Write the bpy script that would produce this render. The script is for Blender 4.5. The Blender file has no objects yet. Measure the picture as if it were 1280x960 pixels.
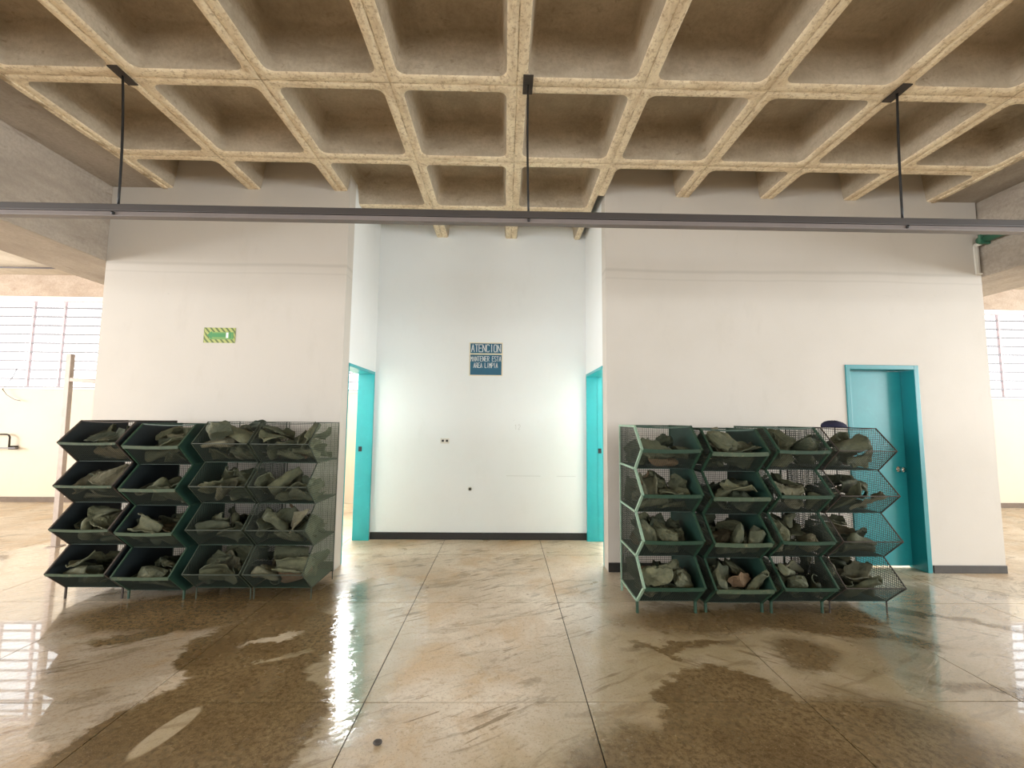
import bpy, bmesh, math, random
from mathutils import Vector, Matrix, Quaternion
C = bpy.context.scene.collection
SC = bpy.context.scene
PI = math.pi

# ---------------------------------------------------------------- camera
HC = 1.48                                   # camera height over the floor
PITCH, YAW, ROLL, FPX = 8.38279469e-02, -1.69880328e-02, 9.50414772e-03, 527.861469
def cam_rows():
    cy, sy = math.cos(YAW), math.sin(YAW)
    cp, sp = math.cos(PITCH), math.sin(PITCH)
    cr, sr = math.cos(ROLL), math.sin(ROLL)
    Rz = Matrix(((cy, -sy, 0), (sy, cy, 0), (0, 0, 1)))
    B = Matrix(((1, 0, 0), (0, 0, -1), (0, 1, 0)))
    Rp = Matrix(((1, 0, 0), (0, cp, sp), (0, -sp, cp)))
    Rr = Matrix(((cr, -sr, 0), (sr, cr, 0), (0, 0, 1)))
    return Rr @ Rp @ B @ Rz.transposed()
_r = cam_rows()
cd = bpy.data.cameras.new('camera')
cd.sensor_fit = 'HORIZONTAL'; cd.sensor_width = 36.0; cd.lens = FPX * 36.0 / 1280.0
cd.clip_start = 0.05; cd.clip_end = 200
cam = bpy.data.objects.new('camera', cd); C.objects.link(cam)
cam.matrix_world = Matrix(((_r[0][0], -_r[1][0], -_r[2][0], 0), (_r[0][1], -_r[1][1], -_r[2][1], 0),
                           (_r[0][2], -_r[1][2], -_r[2][2], HC), (0, 0, 0, 1)))
SC.camera = cam

# ---------------------------------------------------------------- sky and daylight
w = bpy.data.worlds.new('sky'); SC.world = w; w.use_nodes = True
bg = w.node_tree.nodes['Background']
bg.inputs[0].default_value = (0.96, 0.985, 1.0, 1); bg.inputs[1].default_value = 4.5
def area(name, loc, rot, sx, sy, power, col=(0.95, 0.98, 1.0)):
    l = bpy.data.lights.new(name, 'AREA'); l.shape = 'RECTANGLE'; l.size = sx; l.size_y = sy
    l.energy = power; l.color = col
    o = bpy.data.objects.new(name, l); C.objects.link(o); o.location = loc; o.rotation_euler = rot
    return o
# daylight through the window strips of the facade (outside the glass); side and rear lamps are added at unseen openings
area('daylight_facade_room_left', (-2.9, 7.95, 2.75), (-PI/2, 0, 0), 2.2, 1.6, 1600)
area('daylight_facade_room_right', (3.0, 7.95, 2.75), (-PI/2, 0, 0), 3.6, 1.6, 1900)
area('added_daylight_side_left', (-12.2, -0.6, 2.2), (PI/2, 0, -PI/2), 10.0, 2.6, 2350, (1, 0.98, 0.97))
area('added_daylight_side_right', (13.2, -0.6, 2.2), (PI/2, 0, PI/2), 10.0, 2.6, 2300)
area('added_daylight_rear', (0.5, -6.95, 2.2), (PI/2, 0, 0), 20.0, 2.6, 330)
SC.view_settings.view_transform = 'Standard'; SC.view_settings.look = 'None'
SC.view_settings.gamma = 1.0; SC.view_settings.use_curve_mapping = False
SC.view_settings.exposure = -0.62
SC.cycles.max_bounces = 10; SC.cycles.diffuse_bounces = 6; SC.cycles.glossy_bounces = 4
SC.cycles.transparent_max_bounces = 8; SC.cycles.caustics_reflective = False; SC.cycles.caustics_refractive = False

# ---------------------------------------------------------------- materials
class N:
    """small node-graph writer"""
    def __init__(s, name):
        s.m = bpy.data.materials.new(name); s.m.use_nodes = True
        s.t = s.m.node_tree; s.b = s.t.nodes['Principled BSDF']
    def node(s, typ, **kw):
        n = s.t.nodes.new(typ)
        for k, v in kw.items(): setattr(n, k, v)
        return n
    def link(s, a, b): s.t.links.new(a, b)
    def val(s, sock, v):
        if hasattr(v, 'is_output') or isinstance(v, bpy.types.NodeSocket): s.link(v, sock)
        else: sock.default_value = v
    def pos(s, kind='world'):
        if kind == 'world': return s.node('ShaderNodeNewGeometry').outputs['Position']
        return s.node('ShaderNodeTexCoord').outputs['Object']
    def mapping(s, v, loc=(0, 0, 0), rot=(0, 0, 0), sc=(1, 1, 1), typ='POINT'):
        n = s.node('ShaderNodeMapping', vector_type=typ); s.link(v, n.inputs[0])
        n.inputs[1].default_value = loc; n.inputs[2].default_value = rot; n.inputs[3].default_value = sc
        return n.outputs[0]
    def noise(s, v, scale, detail=4, rough=0.55, dist=0.0, color=False):
        n = s.node('ShaderNodeTexNoise'); s.link(v, n.inputs['Vector'])
        n.inputs['Scale'].default_value = scale; n.inputs['Detail'].default_value = detail
        n.inputs['Roughness'].default_value = rough; n.inputs['Distortion'].default_value = dist
        return n.outputs['Color' if color else 'Fac']
    def ramp(s, f, lo, hi, a=0.0, b=1.0, smooth=True):
        n = s.node('ShaderNodeMapRange'); n.interpolation_type = 'SMOOTHSTEP' if smooth else 'LINEAR'
        s.val(n.inputs[0], f); n.inputs[1].default_value = lo; n.inputs[2].default_value = hi
        n.inputs[3].default_value = a; n.inputs[4].default_value = b
        return n.outputs[0]
    def math(s, op, a, b=0.0):
        n = s.node('ShaderNodeMath', operation=op); s.val(n.inputs[0], a); s.val(n.inputs[1], b)
        return n.outputs[0]
    def mix(s, f, a, b, typ='MIX'):
        n = s.node('ShaderNodeMix', data_type='RGBA', blend_type=typ)
        s.val(n.inputs[0], f)
        s.val(n.inputs[6], a if not isinstance(a, tuple) else (*a, 1) if len(a) == 3 else a)
        s.val(n.inputs[7], b if not isinstance(b, tuple) else (*b, 1) if len(b) == 3 else b)
        return n.outputs[2]
    def bump(s, h, strength=0.3, dist=0.01):
        n = s.node('ShaderNodeBump'); n.inputs['Strength'].default_value = strength
        n.inputs['Distance'].default_value = dist; s.link(h, n.inputs['Height'])
        s.link(n.outputs[0], s.b.inputs['Normal'])
    def out(s, col=None, rough=None, metal=None, spec=None):
        if col is not None: s.val(s.b.inputs['Base Color'], (*col, 1) if isinstance(col, tuple) and len(col) == 3 else col)
        if rough is not None: s.val(s.b.inputs['Roughness'], rough)
        if metal is not None: s.val(s.b.inputs['Metallic'], metal)
        if spec is not None: s.val(s.b.inputs['Specular IOR Level'], spec)
        return s.m

def mat_concrete(name, light, dark, scale=3.0, streak=(1, 1, 1), stain=None):
    n = N(name); p = n.pos()
    a = n.noise(n.mapping(p, sc=streak), scale, 6, 0.62)
    b = n.noise(p, 38, 4, 0.7)
    c = n.noise(p, 0.9, 3, 0.5)
    f = n.ramp(a, 0.3, 0.72)
    col = n.mix(f, dark, light)
    if stain:
        col = n.mix(n.ramp(n.noise(n.mapping(p, sc=streak), scale * 3.1, 5, 0.7, 0.6), 0.56, 0.74, 0, 0.8), col, stain)
    col = n.mix(n.ramp(b, 0.35, 0.75, 0, 0.45), col, tuple(x * 0.72 for x in dark))
    col = n.mix(n.ramp(c, 0.35, 0.7, 0, 0.25), col, tuple(min(1, x * 1.12) for x in light))
    n.bump(n.math('ADD', b, n.math('MULTIPLY', a, 0.7)), 0.5, 0.006)
    return n.out(col, 0.9, spec=0.25)

def mat_paint(name, col, dirt, rough=0.6, band=None, amount=0.35):
    n = N(name); p = n.pos()
    a = n.noise(p, 1.1, 5, 0.6); b = n.noise(n.mapping(p, sc=(1, 1, 0.35)), 5, 5, 0.65)
    c = n.mix(n.ramp(a, 0.38, 0.75, 0, amount), col, dirt)
    c = n.mix(n.ramp(b, 0.55, 0.8, 0, amount), c, dirt)
    if band:
        sx = n.node('ShaderNodeSeparateXYZ'); n.link(p, sx.inputs[0])
        zz = n.math('ADD', sx.outputs[2], n.math('MULTIPLY', n.noise(p, 0.7, 2), 0.06))
        for z0, wd, k in band:
            d = n.math('ABSOLUTE', n.math('SUBTRACT', zz, z0))
            c = n.mix(n.ramp(d, 0.0, wd, k, 0.0), c, tuple(x * 0.72 for x in dirt))
    sc = n.ramp(n.noise(n.mapping(p, sc=(0.6, 0.6, 2.4)), 9, 3, 0.8, 1.2), 0.70, 0.78, 0, 0.30)
    c = n.mix(sc, c, tuple(x * 0.6 for x in dirt))
    n.bump(n.math('ADD', n.noise(p, 60, 3, 0.6), n.noise(p, 6, 3)), 0.12, 0.004)
    return n.out(c, rough, spec=0.35)

def mat_simple(name, col, rough=0.5, metal=0.0, var=0.25, scale=14, spec=0.5, worn=None, wamt=0.6):
    n = N(name); p = n.pos()
    a = n.noise(p, scale, 5, 0.65)
    c = n.mix(n.ramp(a, 0.3, 0.75, 0, var), col, tuple(x * 0.45 for x in col))
    if worn:
        c = n.mix(n.ramp(n.noise(p, scale * 1.7, 6, 0.7, 0.4), 0.56, 0.72, 0, wamt), c, worn)
    n.bump(a, 0.1, 0.002)
    return n.out(c, rough, metal, spec)

def mat_rib():
    n = N('board_marked_tan_concrete'); p = n.pos(); ob = n.pos('object')
    sx = n.node('ShaderNodeSeparateXYZ'); n.link(ob, sx.inputs[0])
    ex = n.math('MINIMUM', sx.outputs[0], n.math('SUBTRACT', 0.9, sx.outputs[0]))      # distance to the cell edge across
    ey = n.math('MINIMUM', sx.outputs[1], n.math('SUBTRACT', 0.9, sx.outputs[1]))
    along_y = n.ramp(n.math('SUBTRACT', ey, ex), -0.01, 0.01)
    def grain(sc, d=5): 
        g = n.node('ShaderNodeMix', data_type='FLOAT'); n.link(along_y, g.inputs[0])
        n.link(n.noise(n.mapping(p, sc=(1.3, 4.5, 1)), sc, d, 0.7, 0.3), g.inputs[2]); n.link(n.noise(n.mapping(p, sc=(4.5, 1.3, 1)), sc, d, 0.7, 0.3), g.inputs[3])
        return g.outputs[0]
    g1, g2 = grain(3.2), grain(9.0, 4)
    f = n.noise(p, 42, 4, 0.7); big = n.noise(p, 1.3, 4, 0.6)
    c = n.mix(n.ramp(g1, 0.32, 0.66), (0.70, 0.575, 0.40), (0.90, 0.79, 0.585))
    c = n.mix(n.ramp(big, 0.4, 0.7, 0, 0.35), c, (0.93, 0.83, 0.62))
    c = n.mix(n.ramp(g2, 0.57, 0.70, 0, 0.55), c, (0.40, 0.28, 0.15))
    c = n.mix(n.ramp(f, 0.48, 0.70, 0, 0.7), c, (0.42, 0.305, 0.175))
    seam = n.math('MINIMUM', ex, ey)
    c = n.mix(n.math('MULTIPLY', n.ramp(seam, 0.0, 0.007, 1, 0), n.ramp(n.noise(p, 7, 3), 0.45, 0.62, 0.0, 0.65)), c, (0.22, 0.14, 0.07))
    n.bump(n.math('ADD', n.math('ADD', g1, g2), n.math('MULTIPLY', f, 0.8)), 0.75, 0.008)
    return n.out(c, 0.9, spec=0.2)
M = {}
M['rib'] = mat_rib()
M['pan'] = mat_concrete('shaded_grey_brown_pan_concrete', (0.53, 0.455, 0.35), (0.385, 0.325, 0.24), 3.2, (1, 1, 2.2), (0.25, 0.20, 0.135))  # greyer concrete than the ribs, darkened further for shade inside the coffers
M['beam'] = mat_concrete('grey_brown_beam_concrete', (0.50, 0.44, 0.37), (0.31, 0.265, 0.215), 2.2, (1, 0.5, 2), (0.22, 0.175, 0.135))
M['lintel'] = mat_concrete('warm_brown_lintel_concrete', (0.53, 0.44, 0.36), (0.41, 0.325, 0.25), 2.4, (1, 1, 2), (0.34, 0.25, 0.18))
M['slabc'] = mat_concrete('pale_slab_concrete', (0.66, 0.59, 0.48), (0.5, 0.43, 0.33), 2.0)
M['wall'] = mat_paint('off_white_wall_paint', (0.56, 0.525, 0.47), (0.475, 0.44, 0.38), 0.62,
                      band=((3.07, 0.03, 0.35), (2.98, 0.015, 0.22)))
M['recess'] = mat_paint('lit_white_wall_paint', (0.83, 0.86, 0.86), (0.73, 0.755, 0.74), 0.55, amount=0.25)  # same white paint as the block walls, the recess's brighter light painted in
M['cream'] = mat_paint('cream_wall_paint', (0.60, 0.54, 0.43), (0.52, 0.455, 0.34), 0.6, amount=0.3)
M['base'] = mat_simple('black_baseboard_paint', (0.018, 0.017, 0.016), 0.45, var=0.4)
M['baseg'] = mat_simple('grey_baseboard_paint', (0.045, 0.038, 0.030), 0.55, var=0.5, worn=(0.085, 0.065, 0.045))
M['baseb'] = mat_simple('brown_baseboard_paint', (0.16, 0.115, 0.08), 0.6, var=0.4)
M['teal'] = mat_simple('glossy_teal_paint', (0.022, 0.40, 0.44), 0.32, var=0.18, scale=4, worn=(0.05, 0.52, 0.55), wamt=0.35)
M['teald'] = mat_simple('shaded_teal_paint', (0.010, 0.22, 0.245), 0.34, var=0.2, scale=4)  # teal with shade in the colour, for the jamb turned from the light
M['white'] = mat_simple('white_frame_paint', (0.82, 0.79, 0.74), 0.5, var=0.15)
M['mullion'] = mat_simple('pinkish_grey_steel_paint', (0.62, 0.50, 0.52), 0.5, var=0.2)
M['bar'] = mat_simple('grey_steel_bar_paint', (0.22, 0.21, 0.23), 0.5, var=0.2)
M['chrome'] = mat_simple('polished_chrome', (0.75, 0.75, 0.74), 0.14, 1.0, var=0.05)
M['black'] = mat_simple('black_metal', (0.012, 0.012, 0.012), 0.5, var=0.2)
M['rust'] = mat_simple('dark_rusty_steel', (0.055, 0.042, 0.032), 0.7, 0.3, var=0.5, scale=40, worn=(0.11, 0.06, 0.03))
M['trunk'] = mat_simple('dark_grey_trunking_paint', (0.050, 0.042, 0.038), 0.5, var=0.25, scale=3)
M['trunkl'] = mat_simple('mid_grey_trunking_paint', (0.19, 0.163, 0.152), 0.45, var=0.25, scale=3)
M['green'] = mat_simple('worn_green_frame_paint', (0.015, 0.048, 0.027), 0.5, var=0.4, scale=18, worn=(0.09, 0.11, 0.065))
M['greenl'] = mat_simple('lit_green_frame_paint', (0.27, 0.40, 0.30), 0.5, var=0.35, scale=18, worn=(0.42, 0.46, 0.36))  # the green frame paint with light falling on it put into the colour
M['plate'] = mat_simple('dark_green_sheet_paint', (0.008, 0.036, 0.026), 0.55, var=0.4, scale=7, worn=(0.02, 0.07, 0.05))
M['plateb'] = mat_simple('black_green_sheet_paint', (0.006, 0.012, 0.014), 0.6, var=0.4, scale=7, worn=(0.015, 0.018, 0.018))
M['lip'] = mat_simple('dusty_green_rail_paint', (0.055, 0.085, 0.048), 0.6, var=0.5, scale=16, worn=(0.26, 0.21, 0.12))
M['wire'] = mat_simple('dusty_green_wire', (0.030, 0.040, 0.027), 0.65, 0.2, var=0.3, scale=30)
M['wirel'] = mat_simple('lit_green_wire', (0.17, 0.20, 0.13), 0.65, 0.1, var=0.3, scale=30)  # green wire with its lit look put into the colour
M['leaf'] = mat_simple('glossy_door_teal_paint', (0.018, 0.29, 0.32), 0.30, var=0.22, scale=3, worn=(0.04, 0.38, 0.40), wamt=0.3)
M['dull'] = mat_simple('dull_olive_frame_paint', (0.030, 0.042, 0.026), 0.55, var=0.4, scale=18, worn=(0.12, 0.13, 0.085))
M['pipe'] = mat_simple('green_conduit_paint', (0.05, 0.18, 0.11), 0.5, var=0.4, scale=12, worn=(0.12, 0.2, 0.13))
M['navy'] = mat_simple('navy_felt', (0.010, 0.011, 0.035), 0.9, var=0.3)
M['post'] = mat_simple('dull_galvanised_steel', (0.42, 0.35, 0.30), 0.55, 0.2, var=0.3)
M['plastic'] = mat_simple('ivory_plastic', (0.72, 0.70, 0.63), 0.4, var=0.1)
M['blue'] = mat_simple('sign_blue_print', (0.012, 0.115, 0.20), 0.5, var=0.15)
M['signw'] = mat_simple('sign_white_print', (0.80, 0.84, 0.84), 0.5, var=0.05)
M['signc'] = mat_simple('sign_cream_edge', (0.78, 0.72, 0.52), 0.5, var=0.1)
M['signy'] = mat_simple('sign_yellow_green_print', (0.42, 0.46, 0.13), 0.5, var=0.1)
M['signg'] = mat_simple('sign_green_print', (0.055, 0.27, 0.075), 0.5, var=0.1)
M['signp'] = mat_simple('sign_mid_green_print', (0.17, 0.34, 0.085), 0.5, var=0.1)
M['signk'] = mat_simple('sign_dark_green_print', (0.10, 0.15, 0.035), 0.5, var=0.1)
M['faint'] = mat_simple('faded_grey_ink', (0.58, 0.60, 0.58), 0.6, var=0.1)
M['stone'] = mat_simple('dark_stone', (0.05, 0.042, 0.035), 0.7, var=0.4)
M['joint'] = mat_simple('dark_floor_joint', (0.045, 0.034, 0.024), 0.6, var=0.4)
def _glass():
    n = N('window_glass'); t = n.t
    tr = n.node('ShaderNodeBsdfTransparent'); gl = n.node('ShaderNodeBsdfGlossy'); gl.inputs['Roughness'].default_value = 0.05
    mx = n.node('ShaderNodeMixShader'); lw = n.node('ShaderNodeLayerWeight'); lw.inputs[0].default_value = 0.5
    n.link(n.ramp(lw.outputs['Facing'], 0.3, 1.0, 0.03, 0.5), mx.inputs[0]); n.link(tr.outputs[0], mx.inputs[1]); n.link(gl.outputs[0], mx.inputs[2])
    n.link(mx.outputs[0], t.nodes['Material Output'].inputs[0])
    return n.m
M['glass'] = _glass()

def floor_material():
    n = N('wet_ground_terrazzo'); p = n.pos()
    fl = n.mapping(p, sc=(1, 1, 0))
    wob = n.node('ShaderNodeVectorMath', operation='MULTIPLY_ADD')
    n.link(n.noise(fl, 2.3, 5, 0.6, 0.4, color=True), wob.inputs[0]); wob.inputs[1].default_value = (0.42, 0.42, 0); 
    off = n.node('ShaderNodeVectorMath', operation='SUBTRACT'); n.link(fl, off.inputs[0]); off.inputs[1].default_value = (0.21, 0.21, 0)
    n.link(off.outputs[0], wob.inputs[2])
    w2 = n.node('ShaderNodeVectorMath', operation='MULTIPLY_ADD'); n.link(n.noise(n.mapping(fl, rot=(0, 0, 0.55), sc=(1, 2.2, 1)), 8.5, 4, 0.65, 0.5, color=True), w2.inputs[0])
    w2.inputs[1].default_value = (0.16, 0.10, 0); n.link(wob.outputs[0], w2.inputs[2])
    q = n.mapping(w2.outputs[0], (-0.08, -0.05, 0))
    def ell(cx, cy, rx, ry, rot=0.0, edge=0.05, src=None):
        v = n.mapping(src or q, (cx, cy, 0), (0, 0, math.radians(rot)), (rx, ry, 1), 'TEXTURE')
        ln = n.node('ShaderNodeVectorMath', operation='LENGTH'); n.link(v, ln.inputs[0])
        return n.ramp(ln.outputs['Value'], 1 - edge, 1 + edge, 1.0, 0.0)
    def union(l):
        r = l[0]
        for x in l[1:]: r = n.math('MAXIMUM', r, x)
        return r
    damp_shade = union([ell(-1.42, 2.0, 0.54, 0.72, 0), ell(-1.52, 2.95, 0.50, 0.50, 20), ell(-2.15, 3.5, 1.05, 0.42, 14, 0.2),  # damp floor, plus shadow under the racks painted in as dark ellipses
                  ell(1.22, 2.10, 0.44, 0.60, 0), ell(0.72, 1.80, 0.5, 0.40, 0, 0.2), ell(1.22, 2.93, 0.42, 0.040, 8, 0.5), ell(1.05, 2.86, 0.2, 0.03, -30, 0.6),
                  ell(2.45, 3.08, 0.62, 0.10, -18, 0.3), ell(1.95, 2.78, 0.22, 0.16, 20, 0.4), ell(2.0, 3.3, 1.15, 0.24, 3, 0.3),
                  ell(1.75, 1.95, 0.62, 0.48, 0, 0.3), ell(-2.45, 3.0, 0.26, 0.09, 25, 0.2), ell(3.3, 3.35, 0.55, 0.05, -25, 0.5), ell(2.9, 2.35, 0.5, 0.06, -22, 0.5)])
    island = union([ell(-1.575, 2.15, 0.055, 0.17, -12, 0.12, fl), ell(-1.52, 2.98, 0.16, 0.05, 25, 0.2), ell(-1.32, 2.75, 0.14, 0.045, 25, 0.3)])
    damp_shade = n.math('MULTIPLY', damp_shade, n.math('SUBTRACT', 1.0, island))
    sm = n.ramp(n.noise(n.mapping(fl, (0, 0, 0), (0, 0, 0.45), (1, 0.30, 1), 'TEXTURE'), 2.1, 6, 0.66, 0.9), 0.53, 0.64, 0, 0.85)   # smeared wet streaks
    puddle = union([ell(-4.25, 2.6, 2.35, 2.7, 0, 0.03), ell(-0.98, 3.1, 0.42, 1.05, 6, 0.15), ell(3.7, 2.5, 1.35, 1.45, 20, 0.12),
                    ell(2.9, 1.7, 0.9, 0.6, 0, 0.15)])
    big = n.noise(fl, 0.8, 4, 0.6)
    fine = n.noise(fl, 75, 3, 0.75); grain = n.noise(fl, 230, 2, 0.8)
    dry = n.mix(n.ramp(big, 0.35, 0.68), (0.50, 0.405, 0.29), (0.76, 0.67, 0.55))
    brown = n.ramp(n.noise(fl, 1.5, 5, 0.68, 0.5), 0.46, 0.66, 0, 0.75)
    dry = n.mix(brown, dry, (0.52, 0.35, 0.18))
    wet = n.mix(n.ramp(n.noise(fl, 2.0, 4, 0.6), 0.3, 0.7), (0.155, 0.10, 0.042), (0.25, 0.175, 0.085))
    dm = n.math('MAXIMUM', damp_shade, n.math('MULTIPLY', sm, 0.55))
    grit = n.noise(fl, 34, 4, 0.72)
    wet = n.mix(n.ramp(grit, 0.40, 0.66, 0, 0.75), wet, (0.085, 0.052, 0.018))
    wet = n.mix(n.ramp(n.noise(fl, 58, 3, 0.7), 0.58, 0.72, 0, 0.5), wet, (0.36, 0.27, 0.15))
    dry = n.mix(n.ramp(grit, 0.48, 0.70, 0, 0.55), dry, (0.40, 0.28, 0.165))
    dry = n.mix(n.ramp(n.noise(n.mapping(fl, rot=(0, 0, 0), sc=(1, 2.0, 1)), 6, 5, 0.75, 0.8), 0.55, 0.70, 0, 0.5), dry, (0.36, 0.235, 0.12))
    soiled = union([ell(1.75, 2.55, 1.35, 0.95, 8, 0.35), ell(1.1, 1.7, 1.3, 0.7, 0, 0.35), ell(-1.2, 2.2, 0.55, 1.2, 0, 0.4), ell(2.6, 3.6, 1.3, 0.45, 0, 0.4)])
    dry = n.mix(n.math('MULTIPLY', soiled, n.ramp(n.noise(fl, 2.6, 5, 0.65), 0.3, 0.62, 0.55, 1.0)), dry, (0.36, 0.285, 0.165))
    def streak(ang): return n.ramp(n.noise(n.mapping(fl, (0, 0, 0), (0, 0, ang), (1.0, 0.11, 1), 'TEXTURE'), 2.4, 5, 0.62, 0.25), 0.57, 0.63, 0, 0.8)
    sxy = n.node('ShaderNodeSeparateXYZ'); n.link(q, sxy.inputs[0])
    east = n.ramp(sxy.outputs[0], 0.5, 1.3)
    stk = n.math('ADD', n.math('MULTIPLY', streak(0.5), n.math('SUBTRACT', 1.0, east)), n.math('MULTIPLY', streak(-0.6), east))
    stk = n.math('MULTIPLY', stk, n.ramp(n.noise(fl, 1.7, 3, 0.5), 0.45, 0.58))
    dry = n.mix(stk, dry, (0.20, 0.135, 0.065))
    col = n.mix(dm, dry, wet)  # the wet colour also paints the shadow under the racks
    pc = n.mix(0.2, col, (0.30, 0.23, 0.15))
    col = n.mix(n.math('MULTIPLY', puddle, n.math('SUBTRACT', 1.0, damp_shade)), col, pc)
    col = n.mix(n.ramp(fine, 0.52, 0.74, 0, 0.55), col, (0.11, 0.075, 0.04))
    col = n.mix(n.ramp(grain, 0.55, 0.80, 0, 0.35), col, (0.66, 0.57, 0.43))
    spots = n.ramp(n.noise(fl, 9, 3, 0.6, 0.6), 0.70, 0.76, 0, 0.6)
    col = n.mix(spots, col, (0.10, 0.065, 0.032))
    wet_shade_m = n.math('MAXIMUM', puddle, n.math('MULTIPLY', damp_shade, 0.35))
    r = n.math('SUBTRACT', n.ramp(n.noise(fl, 3.3, 4, 0.6), 0.3, 0.7, 0.27, 0.42), n.math('MULTIPLY', wet_shade_m, 0.30))
    r = n.math('MAXIMUM', r, 0.035)
    n.val(n.b.inputs['Roughness'], r)
    rip = n.noise(n.mapping(fl, (0, 0, 0), (0, 0, 0.5), (1, 0.33, 1), 'TEXTURE'), 9.0, 4, 0.62, 0.9)
    h = n.math('ADD', n.math('MULTIPLY', n.math('MULTIPLY', fine, n.math('SUBTRACT', 1.0, puddle)), 0.35),
               n.math('MULTIPLY', n.math('MULTIPLY', rip, puddle), 0.7))
    n.bump(h, 0.30, 0.012)
    n.val(n.b.inputs['Specular IOR Level'], n.ramp(puddle, 0, 1, 0.5, 0.9))
    n.val(n.b.inputs['Coat Weight'], n.math('MULTIPLY', puddle, n.math('SUBTRACT', 1.0, n.math('MULTIPLY', damp_shade, 0.7)))); n.b.inputs['Coat IOR'].default_value = 1.6; n.b.inputs['Coat Roughness'].default_value = 0.02
    return n.out(col)
M['floor'] = floor_material()
M['grime'] = mat_simple('dried_mud', (0.12, 0.085, 0.045), 0.8, var=0.4)

# ---------------------------------------------------------------- object helpers
def link(name, me, mat=None, parent=None, kind=None, loc=None, rot=None):
    o = bpy.data.objects.new(name, me); C.objects.link(o)
    if mat is not None and me is not None and not me.materials: me.materials.append(mat)
    if parent is not None: o.parent = parent
    if kind: o['kind'] = kind
    if loc is not None: o.location = loc
    if rot is not None: o.rotation_euler = rot
    return o
def thing(name, label, cat, loc=(0, 0, 0), rot=(0, 0, 0), group=None):
    o = link(name, None, loc=loc, rot=rot); o.empty_display_size = 0.05
    return tag(o, label, cat, group)
def tag(o, label, cat, group=None):
    o['label'] = label; o['category'] = cat
    if group: o['group'] = group
    return o
class MB:
    """collects boxes, bars and tubes into one mesh"""
    def __init__(s): s.v = []; s.f = []; s.sm = []
    def add(s, vs, fs, smooth=False):
        k = len(s.v); s.v += [tuple(x) for x in vs]; s.f += [tuple(i + k for i in f) for f in fs]; s.sm += [smooth] * len(fs)
    def box(s, a, b):
        (x0, y0, z0), (x1, y1, z1) = a, b
        s.add([(x0, y0, z0), (x1, y0, z0), (x1, y1, z0), (x0, y1, z0), (x0, y0, z1), (x1, y0, z1), (x1, y1, z1), (x0, y1, z1)],
              [(0, 3, 2, 1), (4, 5, 6, 7), (0, 1, 5, 4), (1, 2, 6, 5), (2, 3, 7, 6), (3, 0, 4, 7)])
        return s
    def bar(s, p, q, tx, ty=None, up=(1, 0, 0), caps=True):
        """prism from p to q, tx across `up`-side direction, ty along the other"""
        p, q = Vector(p), Vector(q); d = (q - p).normalized(); u = Vector(up)
        u = (u - d * u.dot(d))
        if u.length < 1e-6: u = Vector((0, 1, 0)) - d * d.y
        u.normalize(); v = d.cross(u); ty = ty or tx
        a, b = u * tx / 2, v * ty / 2
        s.add([p - a - b, p + a - b, p + a + b, p - a + b, q - a - b, q + a - b, q + a + b, q - a + b],
              [(0, 1, 5, 4), (1, 2, 6, 5), (2, 3, 7, 6), (3, 0, 4, 7)] + ([(0, 3, 2, 1), (4, 5, 6, 7)] if caps else []))
        return s
    def tube(s, pts, r, n=10, caps=True):
        pts = [Vector(p) for p in pts]; k = len(s.v); rr = r if isinstance(r, (list, tuple)) else [r] * len(pts)
        up = Vector((0, 0, 1)); vs = []; fs = []
        for i, p in enumerate(pts):
            d = (pts[min(i + 1, len(pts) - 1)] - pts[max(i - 1, 0)]).normalized()
            u = up - d * up.dot(d)
            if u.length < 0.05: u = Vector((1, 0, 0)) - d * d.x
            u.normalize(); v = d.cross(u)
            for j in range(n):
                a = 2 * PI * j / n; vs.append(p + (u * math.cos(a) + v * math.sin(a)) * rr[i])
        for i in range(len(pts) - 1):
            for j in range(n):
                fs.append((i * n + j, i * n + (j + 1) % n, (i + 1) * n + (j + 1) % n, (i + 1) * n + j))
        if caps: fs += [tuple(range(n - 1, -1, -1)), tuple(range((len(pts) - 1) * n, len(pts) * n))]
        s.add(vs, fs, True)
        return s
    def mesh(s, name, mat=None):
        me = bpy.data.meshes.new(name); me.from_pydata(s.v, [], s.f); me.update()
        me.polygons.foreach_set('use_smooth', s.sm)
        if mat: me.materials.append(mat)
        return me
    def build(s, name, mat, parent=None, kind=None, bevel=0.0, loc=None):
        o = link(name, s.mesh(name, mat), None, parent, kind, loc)
        if bevel:
            b = o.modifiers.new('bevel', 'BEVEL'); b.width = bevel; b.segments = 2; b.limit_method = 'ANGLE'
        return o
def struct(name, mb, mat, parent=None, bevel=0.0):
    return mb.build(name, mat, parent, None if parent else 'structure', bevel)
# ---------------------------------------------------------------- the floor: ground slabs with dark joints
ZC = 3.843                                    # soffit height
floor = struct('floor', MB().box((-12, -6.5, -0.2), (13, 7.7, -0.005)), M['joint'])
SX, SY, G = 1.168, 1.21, 0.003
xs = [0.452 + SX * k for k in range(-10, 11)]; ys = [2.35 + SY * k for k in range(-4, 5)] + [7.5]
slab_mesh = {}
for i in range(len(xs) - 1):
    for j in range(len(ys) - 1):
        d = ys[j + 1] - ys[j]; key = round(d, 3)
        if key not in slab_mesh:
            slab_mesh[key] = MB().box((G, G, -0.005), (SX - G, d - G, 0.0)).mesh('slab', M['floor'])
        link('slab', slab_mesh[key], None, floor, loc=(xs[i], ys[j], 0))

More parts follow.
